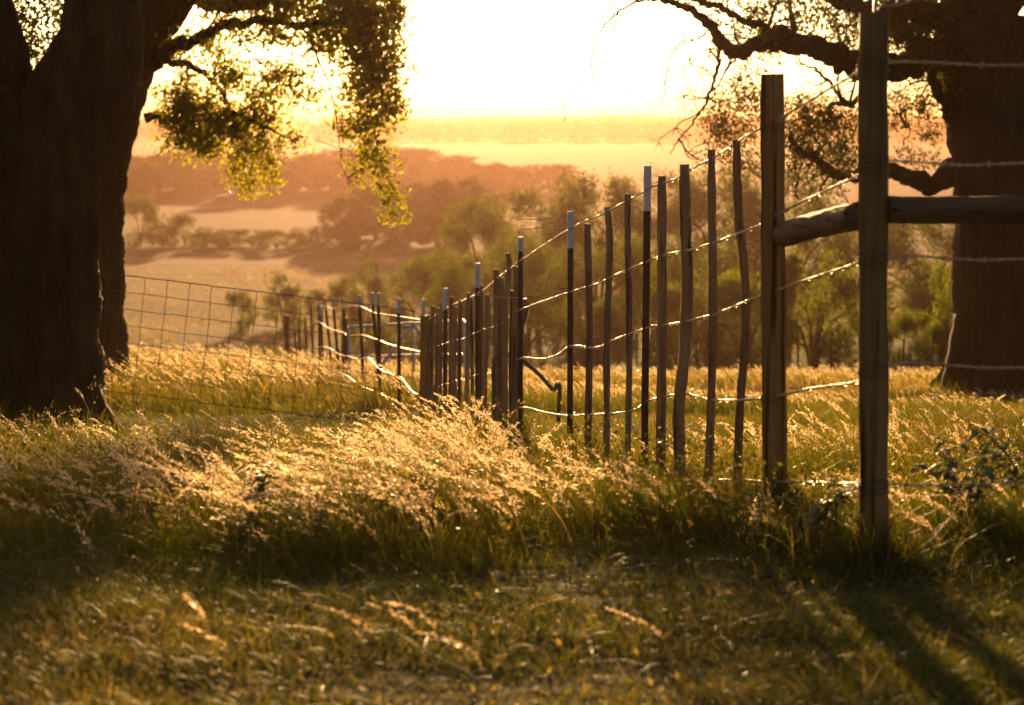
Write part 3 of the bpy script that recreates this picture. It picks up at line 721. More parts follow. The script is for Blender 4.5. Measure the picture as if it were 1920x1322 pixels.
def leaf_blobs(cb, tb, blobs, anchors, leaf, per, cl_r, lobed=True, tint=(.2, .9), airy=.72):
    """blobs: (px, py, Y, rx_px, ry_px, n clusters) -> leaf clusters joined by twigs to the nearest limb"""
    anchors = np.asarray(anchors)
    for (bx, by, Y, rx, ry, n) in blobs:
        if by > -60: n = max(3, int(n * airy)); rx *= 1.12; ry *= 1.1
        c = P(bx, by, Y); m = Y / F
        q = unit(rng.normal(size=(n, 3))) * (rng.random((n, 1)) ** .45)
        C = c + q * np.array([rx * m, max(rx, ry) * m * .8, ry * m])
        for i in range(0, n, 3):
            near = anchors[np.argmin(((anchors - C[i]) ** 2).sum(1) * (.8 + .4 * rng.random(len(anchors))))]
            if np.linalg.norm(near - C[i]) < 2.4:
                twiglet(tb, near, C[i], .006 + .004 * rng.random(), .2, .08)
            for _ in range(2): twiglet(tb, C[i], C[i] + rng.normal(size=3) * cl_r * 1.6, .003)
        k = per; LC = np.repeat(C, k, 0) + rng.normal(size=(n * k, 3)) * cl_r
        leaves(cb, LC, leaf * (.65 + .7 * rng.random(len(LC))), np.clip(tint[0] + (tint[1] - tint[0]) * np.repeat(rng.random(n), k) + .1 * rng.normal(size=len(LC)), 0, 1), lobed=lobed, up=-.3)

def left_front_oak():
    Y = 18.6; b = P(20, 800, Y); base = (float(b[0]), Y, float(gz(b[0], Y)))
    root = empty('oak_tree', base)
    tag(root, 'massive dark oak with forked trunk filling the left edge', 'tree')
    mb = MB()
    bot = np.array([base[0], Y, base[2] - .15])
    limb(mb, [bot, P(16, 700, Y), P(18, 500, Y), P(30, 330, Y), P(46, 200, Y), P(48, 165, Y)], .84, .62, 28, .035)
    # root flare
    for a in np.linspace(0, 6.28, 8)[:-1]:
        d = np.array([math.cos(a), math.sin(a), 0]); limb(mb, [bot + d * .45 + [0, 0, .85], bot + d * .72 + [0, 0, .3], bot + d * 1.0], .30, .12, 10, .05)
    L1 = limb(mb, [P(20, 330, Y), P(-15, 190, Y), P(-40, 60, Y), P(-70, -80, Y), P(-150, -360, Y - .5), P(-200, -800, Y - 1)], .50, .14, 20, .04)
    L2 = limb(mb, [P(75, 300, Y), P(150, 170, Y), P(186, 70, Y), P(190, -60, Y), P(230, -330, Y + .3), P(200, -800, Y + .8)], .56, .13, 20, .04)
    hi = []
    for s, e in [(L1[-20], (-520, -500)), (L1[-10], (-250, -1100)), (L2[-22], (430, -450)), (L2[-10], (330, -1000)), (L2[-16], (-20, -700))]:
        hi.append(limb(mb, [s, s * .5 + P(*e, Y + rng.normal()) * .5 + [0, 0, .3], P(*e, Y + rng.normal() * 1.5)], .12, .03, 8))
    part('trunk', mb, M['bark'], root)
    anchors = np.vstack([L1, L2] + hi)
    cb, tb = MB(), MB()
    vis = [(60, 20, 19.2, 60, 50, 46), (50, 80, 19.8, 40, 40, 24), (85, 110, 19.5, 22, 36, 14), (110, 15, 19.8, 30, 40, 12), (-20, 30, 19, 50, 60, 20)]
    up = [(-100, -300, 19, 250, 180, 80), (-350, -550, 19, 320, 200, 110), (200, -620, 18, 330, 230, 150), (420, -470, 19, 260, 180, 80), (-150, -1000, 18, 400, 240, 130), (300, -1050, 19, 380, 240, 130)]
    leaf_blobs(cb, tb, vis, anchors, .065, 16, .09)
    leaf_blobs(cb, tb, up, anchors, .11, 16, .2, lobed=False)
    part('crown', cb, M['oak_leaf'], root, False); part('twigs', tb, M['twig'], root)
left_front_oak()

def left_rear_oak():
    Y = 27.; b = P(145, 760, Y); base = (float(b[0]), Y, float(gz(b[0], Y)))
    root = empty('oak_tree', base)
    tag(root, 'leafy oak behind the left trunk with a branch arching over the valley', 'tree')
    mb = MB()
    bot = np.array([base[0], Y, base[2] - .15])
    T = limb(mb, [bot, P(132, 640, Y), P(136, 500, Y), P(144, 400, Y), P(164, 300, Y), P(192, 220, Y), P(220, 140, Y), P(262, 60, Y), P(318, -10, Y), P(370, -110, Y), P(430, -300, Y), P(470, -600, Y)], .75, .17, 24, .035)
    for a in np.linspace(0, 6.28, 7)[:-1]:
        d = np.array([math.cos(a), math.sin(a), 0]); limb(mb, [bot + d * .35 + [0, 0, .7], bot + d * .6 + [0, 0, .25], bot + d * .85], .22, .1, 9, .05)
    B = []
    def br(p, r0, r1, Y0, Y1=None, n=9):
        Y1 = Y0 if Y1 is None else Y1
        w = [P(x, y, Y0 + (Y1 - Y0) * i / (len(p) - 1)) for i, (x, y) in enumerate(p)]
        l = limb(mb, w, r0, r1, n, .08); B.append(l); return l
    br([(285, 125), (312, 98), (335, 84), (380, 66), (430, 48), (500, 40), (560, 46), (620, 42), (690, 20)], .10, .03, 27, 25)
    br([(290, 112), (330, 115), (360, 125), (390, 143), (415, 172), (432, 205), (445, 240)], .055, .015, 27, 26)
    br([(560, 46), (585, 80), (605, 130), (622, 180), (632, 230), (640, 300), (655, 350)], .018, .005, 25.4, 25)
    br([(500, 40), (480, 70), (440, 80)], .02, .008, 25.6)
    br([(350, 122), (352, 160), (345, 185)], .015, .006, 26.6)
    br([(430, 205), (470, 225), (520, 250), (555, 268)], .02, .007, 26, 25.5)
    br([(620, 42), (665, 90), (695, 170), (700, 240), (715, 300), (735, 345), (745, 370)], .018, .004, 25.3, 24.8)
    br([(590, 262), (610, 268), (640, 280)], .006, .004, 25)
    br([(272, 222), (292, 216), (305, 225)], .07, .03, 26.7)
    br([(330, -30), (420, 10), (520, -10), (640, -40), (740, -60)], .12, .04, 27, 24.5)
    br([(455, 75), (470, 100), (480, 112)], .01, .005, 25.6); br([(380, 66), (400, 40), (420, 0)], .03, .01, 26.6)
    for s, e in [(T[-20], (620, -500, 26)), (T[-10], (300, -900, 27)), (T[-8], (640, -850, 28)), (T[-30], (120, -500, 28))]:
        q = P(*e); B.append(limb(mb, [s, (s + q) / 2 + [0, 0, .3], q], .13, .03, 8))
    part('trunk', mb, M['bark'], root)
    anchors = np.vstack(B)
    cb, tb = MB(), MB()
    vis = [ # px, py, Y, rx, ry, clusters
        (420, 15, 26, 50, 30, 34), (500, 5, 26, 60, 32, 60), (580, 10, 25.5, 60, 42, 80), (660, 10, 25, 60, 50, 100), (705, 55, 25, 48, 55, 90), (650, 70, 25.3, 50, 35, 56),
        (690, 120, 24.8, 48, 42, 62), (720, 130, 24.8, 32, 40, 30), (700, 180, 24.8, 42, 34, 42), (735, 205, 24.8, 28, 18, 18), (665, 165, 25.2, 22, 38, 14), (735, 20, 24.6, 22, 45, 34),
        (455, 62, 25.8, 55, 14, 22), (545, 65, 25.5, 60, 14, 26), (390, 75, 26.3, 26, 16, 12), (340, 78, 26.6, 22, 20, 12), (330, 95, 26.8, 18, 10, 8), (395, 90, 26.2, 16, 14, 6), (600, 80, 25.4, 30, 26, 18),
        (430, 120, 26, 34, 22, 16), (440, 148, 26, 38, 20, 22), (500, 150, 25.8, 30, 18, 14), (545, 145, 25.6, 34, 18, 18), (565, 170, 25.6, 20, 16, 7), (590, 178, 25.5, 12, 8, 4), (495, 175, 26, 34, 18, 14),
        (360, 145, 26.6, 22, 18, 9), (335, 180, 26.6, 34, 20, 26), (330, 215, 26.6, 38, 26, 44), (375, 210, 26.4, 42, 28, 50), (360, 255, 26.5, 52, 26, 56), (420, 240, 26.3, 44, 30, 48), (470, 225, 26, 40, 30, 36), (505, 215, 26, 26, 26, 16),
        (340, 280, 26.6, 22, 12, 8), (400, 285, 26.3, 26, 18, 14), (455, 275, 26.1, 32, 24, 24), (500, 270, 26, 22, 20, 12), (440, 320, 26.1, 16, 20, 7), (490, 310, 26, 22, 18, 10), (460, 350, 26.1, 18, 14, 8), (512, 335, 26, 10, 24, 5), (545, 262, 25.6, 22, 14, 8),
        (665, 240, 25, 28, 30, 22), (700, 255, 24.9, 24, 28, 16), (690, 300, 25, 26, 24, 16), (730, 300, 24.8, 16, 20, 7), (665, 330, 25, 14, 14, 5), (715, 340, 24.9, 18, 18, 8), (735, 375, 24.8, 16, 24, 10), (745, 400, 24.8, 8, 12, 3), (715, 220, 24.8, 22, 18, 10),
        (265, 60, 27.6, 10, 30, 4)]
    up = [(560, -90, 26, 190, 60, 130), (380, -130, 27, 140, 80, 80), (560, -300, 26, 230, 140, 110), (250, -500, 27, 300, 200, 110), (600, -600, 27, 260, 220, 110), (430, -900, 27, 330, 200, 120)]
    leaf_blobs(cb, tb, vis, anchors, .078, 16, .095, airy=.9)
    leaf_blobs(cb, tb, up, anchors, .13, 14, .2, lobed=False)
    part('crown', cb, M['oak_leaf'], root, False); part('twigs', tb, M['twig'], root)
left_rear_oak()

def right_oak():
    Y = 27.5; b = P(1852, 738, Y); base = (float(b[0]), Y, float(gz(b[0], Y)))
    root = empty('oak_tree', base)
    tag(root, 'gnarled live oak with crooked limbs at the right behind the rail', 'tree')
    mb = MB(); bot = np.array([base[0], Y, base[2] - .15])
    T = limb(mb, [bot, P(1858, 640, Y), P(1862, 520, Y), P(1866, 400, Y), P(1862, 300, Y), P(1852, 200, Y), P(1845, 110, Y), P(1850, 30, Y)], .50, .62, 26, .04)
    for a in np.linspace(.3, 6.5, 7)[:-1]:
        d = np.array([math.cos(a), math.sin(a), 0]); limb(mb, [bot + d * .26 + [0, 0, 1.2], bot + d * .46 + [0, 0, .5], bot + d * (.75 + .15 * math.sin(a * 3)) + [0, 0, .08]], .26, .12, 10, .07)
    B = []; BR = []
    def br(p, r0, r1, Y0, Y1=None, n=9):
        Y1 = Y0 if Y1 is None else Y1; BR.append(r0)
        if r0 < .02: r0 *= 1.5; r1 *= 1.7
        w = [P(x, y, Y0 + (Y1 - Y0) * i / (len(p) - 1)) for i, (x, y) in enumerate(p)]
        l = limb(mb, w, r0, r1, n, .09); B.append(l); return l
    br([(1840, 150), (1770, 105), (1700, 120), (1640, 128), (1600, 118), (1565, 100), (1527, 84), (1490, 80), (1455, 78), (1425, 84), (1395, 100), (1372, 98), (1350, 76), (1335, 50), (1308, 28), (1275, 10), (1225, -8)], .21, .03, 27.5, 25)
    br([(1500, 80), (1470, 62), (1435, 52), (1400, 40), (1360, 18), (1320, 5), (1270, -25)], .07, .03, 26.6, 25.5)
    br([(1860, 340), (1790, 325), (1740, 345), (1700, 330), (1660, 318), (1600, 330), (1560, 322), (1530, 300), (1500, 285), (1480, 250)], .16, .03, 27.5, 25.8)
    br([(1800, 250), (1775, 215), (1752, 150), (1725, 90), (1690, 40), (1660, -20)], .10, .04, 27.3, 27)
    br([(1820, 80), (1780, 40), (1720, 20), (1660, 30), (1600, 10), (1540, -20), (1470, -60)], .2, .06, 27.5, 26)
    br([(1655, 150), (1620, 175), (1592, 196), (1575, 180), (1553, 150), (1523, 128), (1495, 118)], .06, .008, 26.8, 26.4)
    br([(1592, 196), (1560, 200), (1530, 225), (1500, 240), (1470, 262)], .035, .01, 26.7); br([(1592, 196), (1602, 160), (1608, 130)], .025, .012, 26.7)
    br([(1575, 178), (1570, 150), (1580, 120)], .014, .006, 26.7); br([(1553, 150), (1530, 160), (1510, 150)], .010, .004, 26.6)
    # long bare hanging branch at the left end
    br([(1350, 76), (1348, 105), (1342, 140), (1330, 175), (1318, 205), (1296, 235), (1272, 262), (1256, 290)], .03, .006, 25.6, 25)
    br([(1380, 112), (1360, 135), (1345, 165), (1332, 195)], .02, .006, 25.8)
    br([(1335, 50), (1310, 72), (1290, 76), (1268, 86), (1254, 110), (1244, 160)], .012, .004, 25.5)
    br([(1300, 72), (1282, 70), (1262, 100), (1250, 140), (1238, 200)], .008, .003, 25.5)
    br([(1275, 10), (1240, 0), (1200, 2), (1160, 22), (1135, 45), (1115, 80), (1110, 130), (1118, 165)], .016, .004, 25.1, 24.8)
    br([(1200, 2), (1165, -8), (1130, 30), (1098, 55), (1085, 80)], .010, .003, 25); br([(1160, 22), (1150, 60), (1140, 90), (1128, 110)], .006, .003, 24.9); br([(1225, 0), (1215, 40), (1205, 95)], .006, .0025, 25)
    br([(1150, 10), (1158, 80), (1165, 140), (1178, 175)], .005, .0025, 24.9); br([(1112, 100), (1100, 140), (1060, 190), (1058, 230)], .004, .0025, 24.8)
    br([(1440, 52), (1455, 10), (1470, -30)], .03, .012, 26.3); br([(1490, 60), (1482, 20), (1480, -30)], .04, .02, 26.4); br([(1395, 98), (1380, 70), (1375, 40)], .014, .006, 26)
    br([(1700, 240), (1690, 215), (1705, 200)], .02, .01, 27); br([(1560, 322), (1540, 350), (1530, 380)], .015, .005, 26); br([(1500, 330), (1490, 360), (1505, 380)], .01, .004, 26)
    # fine crooked twigs all along the limbs
    def spray(p, d, r, L, lev):
        n = 6; w = [p]; q = p.copy(); dd = d.copy()
        for _ in range(n):
            dd = unit(dd + rng.normal(size=3) * .38 + [0, 0, -.05]); q = q + dd * L / n; w.append(q.copy())
        ln = smooth_line(np.array(w), 2); tube(mb, ln, np.linspace(r, r * .45, len(ln)), 5, False); B.append(ln)
        if lev:
            for k in range(3):
                i = rng.integers(3, len(ln)); spray(ln[i], unit(dd + rng.normal(size=3) * .9), r * .55, L * .62, lev - 1)
    for b_, big in zip(list(B), list(BR)):
        if big < .02: continue
        L_ = np.linalg.norm(np.diff(b_, axis=0), axis=1).sum()
        for _ in range(int(1 + L_ * 1.6)):
            i = rng.integers(len(b_) // 5, len(b_)); spray(b_[i], unit(rng.normal(size=3) * [1, .6, 1] + [-.25, 0, -.2]), .009 + .006 * rng.random(), .45 + .5 * rng.random(), 2)
    for s, e in [((1845, 100), (1600, -400, 27)), ((1850, 60), (1880, -700, 28)), ((1850, 60), (2150, -300, 28)), ((1860, 250), (2150, 60, 28)), ((1845, 60), (1720, -800, 26)), ((1850, 100), (2100, -800, 27))]:
        s3 = P(*s, Y); q = P(*e); B.append(limb(mb, [s3, (s3 + q) / 2 + [0, 0, .2], q], .28, .05, 10))
    part('trunk', mb, M['bark'], root)
    anchors = np.vstack(B)
    cb, tb = MB(), MB()
    vis = [(1380, 10, 25.8, 55, 28, 36), (1450, 15, 26.2, 60, 30, 60), (1530, 20, 26.4, 60, 34, 70), (1590, 40, 26.6, 40, 44, 60), (1565, 75, 26.8, 44, 18, 24), (1420, 60, 26, 50, 22, 32), (1360, 50, 25.8, 40, 26, 22), (1500, 55, 26.4, 36, 18, 22),
           (1600, 95, 26.8, 16, 16, 10), (1310, 5, 25.4, 40, 16, 14), (1345, 95, 25.8, 24, 18, 10),
           (1700, 20, 27.4, 70, 50, 260), (1760, 60, 27.6, 60, 60, 260), (1680, 55, 26.9, 50, 30, 90), (1720, 100, 27, 50, 30, 80), (1700, 75, 27.3, 46, 30, 56), (1690, 130, 27.2, 34, 22, 20), (1740, 130, 27.4, 32, 30, 40), (1675, 175, 27.2, 18, 24, 9), (1740, 185, 27.4, 34, 30, 36), (1690, 205, 27.2, 30, 22, 22), (1750, 240, 27.2, 24, 26, 18), (1675, 230, 27.2, 20, 18, 10),
           (1800, 30, 27, 60, 60, 50), (1790, 150, 27, 28, 50, 24),
           (1440, 105, 26.4, 28, 18, 12), (1400, 150, 26, 34, 30, 26), (1370, 190, 26, 32, 26, 24), (1410, 200, 26.2, 30, 34, 34), (1350, 220, 25.8, 28, 24, 18), (1385, 240, 26, 36, 26, 36), (1350, 260, 25.8, 30, 18, 16), (1320, 240, 25.6, 20, 22, 8),
           (1500, 205, 26.4, 40, 20, 36), (1550, 215, 26.6, 44, 26, 56), (1590, 235, 26.6, 30, 30, 36), (1510, 245, 26.4, 44, 24, 52), (1560, 270, 26.4, 44, 24, 56), (1500, 290, 26, 40, 24, 44), (1590, 290, 26.4, 30, 20, 26), (1545, 315, 26, 46, 24, 36), (1490, 330, 26, 26, 22, 16), (1400, 300, 26, 40, 34, 26), (1560, 350, 26, 30, 20, 10), (1350, 320, 25.8, 36, 30, 14), (1690, 290, 27, 30, 14, 10), (1740, 300, 27.2, 30, 16, 12)]
    up = [(1500, -110, 26.5, 170, 75, 110), (1720, -100, 27, 150, 90, 110), (1650, -400, 27, 300, 180, 160), (1950, -200, 28, 260, 220, 140), (2000, -650, 27.5, 350, 230, 140), (1700, -800, 27, 320, 200, 130), (2180, 50, 28, 220, 180, 80)]
    leaf_blobs(cb, tb, vis, anchors, .055, 17, .08, airy=.75)
    leaf_blobs(cb, tb, up, anchors, .12, 14, .2, lobed=False)
    part('crown', cb, M['live_oak_leaf'], root, False); part('twigs', tb, M['twig'], root)
right_oak()

# background trees: a few kinds, each copied
def make_tree_kind(name, leafmat, n_cl, per, leaf, shape, seed, trunk_h=.3, clr=.05):
    """unit tree: 1 m high, about 1 m wide; returns root with trunk and crown"""
    global rng
    keep = rng; rng = np.random.default_rng(seed)
    root = empty(name, (0, 0, 0))
    mb = MB(); tips = []
    th = trunk_h
    limb(mb, [(0, 0, -.03), (.01, .0, th * .5), (.0, .01, th)], .035, .026, 8)
    nb = 7
    for k in range(nb):
        a = k * 2.4 + rng.random(); up = .25 + .65 * rng.random(); r_ = .25 + .2 * rng.random()
        e = np.array([math.cos(a) * r_, math.sin(a) * r_, th + (1 - th) * up * .85])
        l = limb(mb, [(0, 0, th * (.6 + .4 * rng.random())), e * [.4, .4, 1] * [1, 1, .75] + [0, 0, .05], e], .018, .004, 6, k=5); tips.append(l)
    part('trunk', mb, M['bark'], root)
    cb = MB(); A = np.vstack(tips)
    # lobes give an uneven outline
    lob = []
    for k in range(shape['lobes']):
        a = rng.random() * 6.28; zz = shape['low'] + (1 - shape['low']) * rng.random() ** .8; rr = shape['w'] * .5 * math.sqrt(max(.05, 1 - ((zz - shape['mid']) / (1.05 - shape['mid'] if zz > shape['mid'] else shape['mid'] + .1)) ** 2)) * (.45 + .5 * rng.random())
        lob.append((math.cos(a) * rr, math.sin(a) * rr, min(zz, .9)))
    lob = np.array(lob); lr = shape['lr'] * (.6 + .7 * rng.random(len(lob)))
    idx = rng.integers(0, len(lob), n_cl); q = unit(rng.normal(size=(n_cl, 3))) * (rng.random((n_cl, 1)) ** .4)
    C = lob[idx] + q * lr[idx][:, None] * np.array([1, 1, .8])
    C[:, 2] = np.clip(C[:, 2], .03, 1.0)
    LC = np.repeat(C, per, 0) + rng.normal(size=(n_cl * per, 3)) * clr
    leaves(cb, LC, leaf * (.6 + .8 * rng.random(len(LC))), np.clip(np.repeat(rng.random(n_cl), per) * .7 + .3 * rng.random(len(LC)), 0, 1))
    part('crown', cb, leafmat, root, False)
    rng = keep
    return root
M['green_leaf'] = leafy('green_shrub_leaves', [(0, (.04, .055, .01)), (.6, (.08, .095, .014)), (1, (.14, .14, .02))], .5, .6, .1, tmul=2.2)
KIND = {
    'shrub': make_tree_kind('shrub', M['green_leaf'], 900, 20, .026, dict(lobes=20, low=.08, mid=.4, w=1.1, lr=.2), 8, .12, .03),
    'shrub2': make_tree_kind('shrub', M['green_leaf'], 900, 20, .026, dict(lobes=16, low=.05, mid=.45, w=1.0, lr=.2), 9, .15, .03),
    'round': make_tree_kind('broadleaf_tree', M['far_leaf'], 620, 18, .04, dict(lobes=22, low=.06, mid=.45, w=1.0, lr=.19), 1, .2, .028),
    'wide': make_tree_kind('broadleaf_tree', M['far_leaf'], 660, 18, .038, dict(lobes=26, low=.04, mid=.4, w=1.25, lr=.18), 2, .15, .028),
    'lacy': make_tree_kind('mesquite_tree', M['bush_leaf'], 950, 20, .019, dict(lobes=26, low=.1, mid=.55, w=1.0, lr=.15), 3, .25, .024),
    'lacy2': make_tree_kind('mesquite_tree', M['bush_leaf'], 950, 20, .019, dict(lobes=22, low=.2, mid=.6, w=.95, lr=.15), 4, .3, .024),
    'bush': make_tree_kind('bush', M['bush_leaf'], 650, 20, .028, dict(lobes=26, low=.03, mid=.35, w=1.2, lr=.21), 5, .08, .03),
    'bush2': make_tree_kind('bush', M['bush_leaf'], 650, 20, .028, dict(lobes=24, low=.03, mid=.4, w=1.0, lr=.21), 6, .08, .03),
}
USED = set()
def plant(kind, px, ytop, Y, wpx, label, cat, group=None, rot=None):
    src = KIND[kind]
    c = P(px, ytop, Y); X = float(c[0]); g = float(gz(X, Y)) - .03
    H = float(c[2]) - g; W = wpx / F * Y
    if kind in USED:
        r = src.copy(); COL.objects.link(r)
        for ch in list(src.children):
            d = ch.copy(); COL.objects.link(d); d.parent = r
    else:
        r = src; USED.add(kind)
    r.location = (X, Y, g); r.rotation_euler = (0, 0, rot if rot is not None else random.random() * 6.28)
    r.scale = (W, W, H)
    tag(r, label, cat, group)
    return r
ORD = 'first second third fourth fifth sixth seventh eighth ninth tenth eleventh twelfth thirteenth fourteenth fifteenth sixteenth seventeenth eighteenth nineteenth twentieth'.split()
# band of trees beyond the grey field
xs = [250, 290, 330, 372, 415, 455, 500, 548, 592, 636, 672, 715, 760, 805, 850, 895, 938, 985, 1030]
for i, x in enumerate(xs):
    yt = np.interp(x, [240, 500, 640, 700, 760, 860, 950, 1030], [292, 296, 286, 278, 274, 296, 310, 314]) + rng.normal() * 4
    plant(['round', 'wide'][i % 2], x + rng.normal() * 5, yt, 370 + rng.normal() * 14, 112 + 30 * rng.random(), 'hazy tree in the band beyond the grey field, %s from the left' % ORD[i], 'tree', 'trees beyond the grey field')
# dark clump at the middle
for i, (x, yt, Y, w) in enumerate([(655, 372, 215, 75), (705, 352, 220, 90), (765, 345, 212, 100), (820, 352, 205, 90), (870, 335, 200, 100)]):
    plant(['wide', 'round'][i % 2], x, yt, Y, w * 1.35, 'dusky tree of the clump standing at the field corner, %s from the left' % ORD[i], 'tree', 'clump of trees at the field corner')
# hedge of bushes at the end of the tan field
for i, (x, yt, w) in enumerate([(262, 370, 60), (305, 420, 50), (345, 402, 50), (385, 426, 60), (428, 430, 62), (472, 430, 66), (518, 432, 60), (560, 428, 52), (600, 424, 56), (640, 420, 60)]):
    plant(['bush', 'bush2'][i % 2], x, yt, 205 + rng.normal() * 3, w * 1.25, 'low bush in the hedge beyond the tan field, %s from the left' % ORD[i], 'bush', 'bushes beyond the tan field')
# large lacy trees in the middle
for i, (x, yt, Y, w) in enumerate([(900, 372, 112, 210), (1010, 352, 105, 220), (1120, 332, 98, 240), (1240, 322, 100, 240), (1350, 316, 95, 240), (1480, 340, 90, 240)]):
    plant(['lacy', 'lacy2'][i % 2], x, yt, Y, w, 'tall lacy mesquite glowing in the haze behind the fence, %s from the left' % ORD[i], 'tree', 'tall mesquites behind the fence')
for i, (x, yt, Y, w) in enumerate([(1620, 395, 92, 260), (1745, 385, 96, 260), (1890, 380, 90, 260)]):
    plant(['lacy', 'lacy2'][i % 2], x, yt, Y, w, 'olive mesquite behind the right oak and its rail, %s from the left' % ORD[i], 'tree', 'mesquites behind the right oak')
for i, (x, yt, Y, w) in enumerate([(870, 470, 80, 170), (985, 450, 76, 190), (1100, 465, 72, 190), (1220, 445, 70, 190), (1330, 455, 66, 180)]):
    plant(['lacy2', 'lacy'][i % 2], x, yt, Y, w, 'smaller mesquite in front of the tall ones, %s from the left' % ORD[i], 'tree', 'smaller mesquites behind the fence')
# single bushes on the slope
for k, x, yt, Y, w, lab in [('bush2', 530, 512, 118, 85, 'round bush in the tan field above the woven fence'), ('bush', 450, 548, 116, 55, 'small low bush left of the round bush in the tan field'),
                            ('bush', 585, 545, 116, 55, 'small bush close right of the round bush in the tan field'), ('bush2', 692, 484, 104, 80, 'upright leafy tree-like bush above the far steel posts'),
                            ('bush', 655, 528, 106, 80, 'spreading bush left of the upright bush'), ('bush', 790, 488, 96, 150, 'broad yellow green bush behind the broad wooden post'), ('bush2', 735, 540, 90, 90, 'low bush between the upright bush and the broad one'),
                            ('bush', 850, 520, 84, 130, 'olive bush behind the mid fence stakes')]:
    plant(k, x, yt, Y, w, lab, 'bush')
for k, x, yt, Y, w, lab in [('shrub2', 1530, 470, 56, 190, 'green bush seen between the two big posts under the brace rail'), ('shrub', 1400, 520, 58, 170, 'green bush behind the crooked stake next to the brace post'),
                            ('shrub', 1280, 540, 60, 150, 'dim green bush behind the leaning thick stake'), ('shrub2', 1800, 480, 46, 110, 'bright yellow green bush against the right oak trunk'), ('shrub', 1712, 590, 46, 90, 'low green bush right of the corner post'),
                            ('shrub', 1665, 610, 47, 60, 'small bush half behind the corner post'), ('shrub2', 1120, 560, 62, 150, 'dim bush behind the middle stakes'), ('shrub', 1765, 610, 46, 60, 'knee-high bush between low green bush and oak trunk')]:
    plant(k, x, yt, Y, w, lab, 'bush')

def far_woods():
    mb = MB(); 
    for row, (Y, hh) in enumerate([(1150, 10.2), (1350, 12.2), (1650, 12.6)]):
        X = np.arange(-.31 * Y, .31 * Y, 4.5) ; X = X + rng.normal(size=len(X)) * 2
        px = X / Y * F + 960
        dens = np.interp(px, [-200, 240, 300, 330, 560, 640, 760, 2200], [1, 1, .8, .1, .15, .9, 1, 1])
        k = rng.random(len(X)) < dens; X = X[k]
        h = hh * (.9 + .16 * rng.random(len(X))) * (1 + .06 * np.sin(X / 40) + .05 * np.sin(X / 17 + row)) * np.interp(px + 0 * px, [-200, 540, 640, 780, 2200], [1, 1, 1, 1, 1.05])[k] 
        for x, hi in zip(X, h):
            yy = Y + rng.normal() * 25; n = 110; q = unit(rng.normal(size=(n, 3))) * rng.random((n, 1)) ** .4
            C = np.array([x, yy, float(gz(x, yy)) + hi * .5]) + q * [hi * .6, hi * .6, hi * .52]
            leaves(mb, C, hi * (.18 + .2 * rng.random(n)))
    tag(solid('far_woods', mb, M['far_leaf'], smooth=False), 'distant line of woods along the horizon', 'woods', kind='stuff')
far_woods()

def utility_poles():
    pass

def weeds():
    spots = [(1845, 6.9, .27, 'dark broad leafed weed at the far right edge of the tall grass'), (1790, 7.1, .24, 'dark leafy weed left of the one at the right edge'), (1905, 7.5, .34, 'tall dark weed standing at the frame edge behind the others'),
             (470, 6.9, .28, 'slender dark weed in the middle of the left tall grass'), (1570, 6.7, .2, 'low dark weed between the feet of the two big posts')]
    for px, Y, h, lab in spots:
        X = (px - 960) / F * Y; g = float(gz(X, Y)); root = empty('weed', (X, Y, g)); tag(root, lab, 'weed', 'leafy weeds in the tall grass')
        sb, lb = MB(), MB()
        for s in range(3):
            e = np.array([X + rng.normal() * .08 - .05, Y + rng.normal() * .06, g + h * (.75 + .3 * rng.random())])
            l = smooth_line([(X, Y, g), (X + rng.normal() * .02, Y, g + h * .5), e], 8); tube(sb, l, np.linspace(.004, .0015, len(l)), 5)
            for p in l[3:]:
                for _ in range(2):
                    a = rng.random() * 6.28; d = np.array([math.cos(a), math.sin(a), .25 * rng.normal() + .1]); ln = .05 + .06 * rng.random(); sd = unit(np.cross(d, [0, 0, 1.]))
                    w = ln * .16; c = [p, p + d * ln * .4 + sd * w, p + d * ln * .45 - [0, 0, .004], p + d * ln * .4 - sd * w, p + d * ln - [0, 0, ln * .35]]
                    lb.add(c, None, [[0, 1, 2], [0, 2, 3], [1, 4, 2], [2, 4, 3]], rng.random())
        part('stems', sb, M['weed'], root); part('leaves', lb, M['weed'], root, False)
    X, Y = (617 - 960) / F * 6.6, 6.6; g = float(gz(X, Y)); root = empty('thistle', (X, Y, g)); tag(root, 'single small pink thistle bloom low in the tall grass', 'flower')
    c = P(617, 1050, Y); sb = MB(); tube(sb, smooth_line([(X, Y, g), (X + .01, Y, g * .5 + c[2] * .5), c], 6), .002, 5); part('stem', sb, M['weed'], root)
    fb = MB(); n = 90; d = unit(rng.normal(size=(n, 3)) * [1, 1, .5] + [0, 0, .6]); leaves(fb, c + d * .012, .012); part('bloom', fb, M['bloom'], root, False)
weeds()

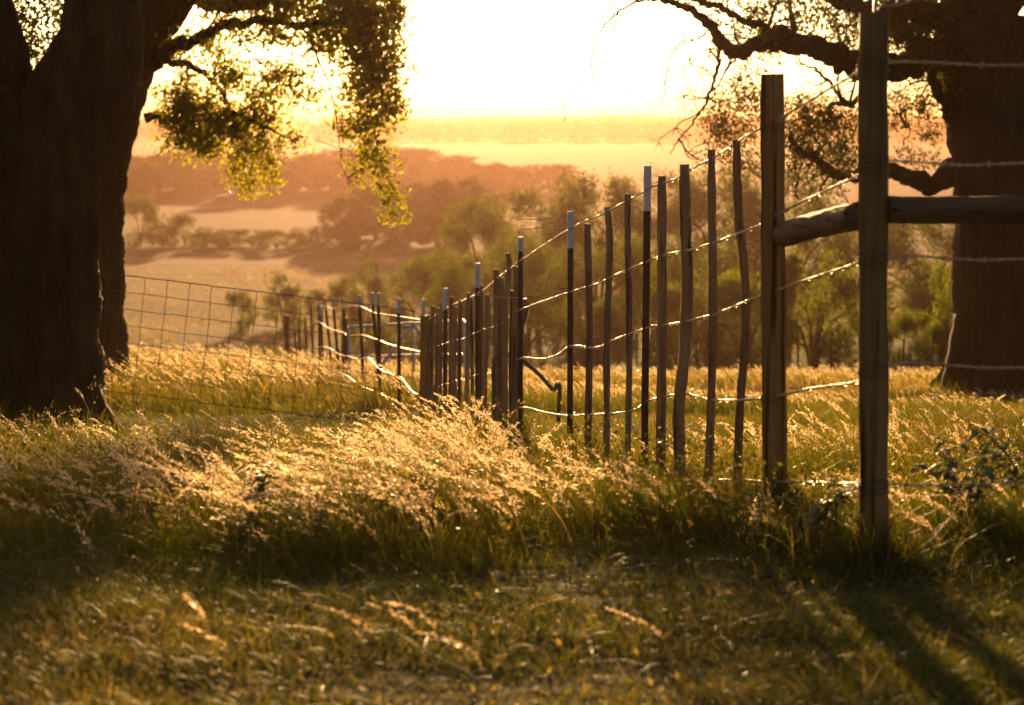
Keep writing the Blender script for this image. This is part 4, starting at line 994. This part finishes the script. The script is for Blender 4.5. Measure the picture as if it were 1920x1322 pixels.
# ------------------------------------------------------------------ air
def haze():
    x0, x1, y0, y1, z0, z1 = -3300., 3300., -70., 6100., -22., 13.
    V = [(x, y, z) for z in (z0, z1) for y in (y0, y1) for x in (x0, x1)]
    Q = [(0, 2, 3, 1), (4, 5, 7, 6), (0, 1, 5, 4), (2, 6, 7, 3), (0, 4, 6, 2), (1, 3, 7, 5)]
    mb = MB(); mb.add(V, Q)
    m, nt, out = new_mat('evening_haze')
    pv = nt.nodes.new('ShaderNodeVolumePrincipled'); pv.inputs['Color'].default_value = (.235, .139, .108, 1)
    pv.inputs['Density'].default_value = .0004; pv.inputs['Anisotropy'].default_value = .75
    nt.links.new(pv.outputs[0], out.inputs['Volume'])
    o = solid('haze', mb, m, smooth=False); tag(o, 'golden evening haze over the valley', 'haze', kind='stuff')
haze()

# ------------------------------------------------------------------ light, sky, camera
w = bpy.data.worlds.new('World'); SC.world = w; w.use_nodes = True; nt = w.node_tree
bg = nt.nodes['Background']; sky = nt.nodes.new('ShaderNodeTexSky'); sky.sky_type = 'NISHITA'; sky.sun_disc = False
sky.sun_elevation = SUN_EL; sky.sun_rotation = SUN_AZ; sky.altitude = 0; sky.air_density = .5; sky.dust_density = 4.0; sky.ozone_density = 1.0
nt.links.new(sky.outputs[0], bg.inputs[0]); bg.inputs[1].default_value = .065

ld = bpy.data.lights.new('sun', 'SUN'); ld.energy = 5.0; ld.angle = math.radians(.9); ld.color = (1.0, .66, .36)
lo = bpy.data.objects.new('sun', ld); COL.objects.link(lo)
lo.rotation_euler = Vector(-SUN).to_track_quat('-Z', 'Y').to_euler(); lo.location = (0, 30, 10)

cd = bpy.data.cameras.new('camera'); co = bpy.data.objects.new('camera', cd); COL.objects.link(co)
co.location = (0, 0, CZ); co.rotation_euler = (math.pi / 2 - TH, 0, 0)
cd.sensor_width = 36; cd.lens = F / 1920 * 36; cd.clip_start = .1; cd.clip_end = 12000
cd.dof.use_dof = True; cd.dof.focus_distance = 11.0; cd.dof.aperture_fstop = 3.6
SC.camera = co

vs = SC.view_settings; vs.view_transform = 'Standard'; vs.look = 'None'; vs.gamma = 1; vs.exposure = 1.4
vs.use_white_balance = True; vs.white_balance_temperature = 8600; vs.use_curve_mapping = False
cy = SC.cycles
cy.max_bounces = 8; cy.diffuse_bounces = 3; cy.glossy_bounces = 2; cy.transmission_bounces = 5; cy.volume_bounces = 1; cy.transparent_max_bounces = 8
cy.use_denoising = True; cy.sample_clamp_indirect = 4; cy.sample_clamp_direct = 0
cy.caustics_reflective = False; cy.caustics_refractive = False
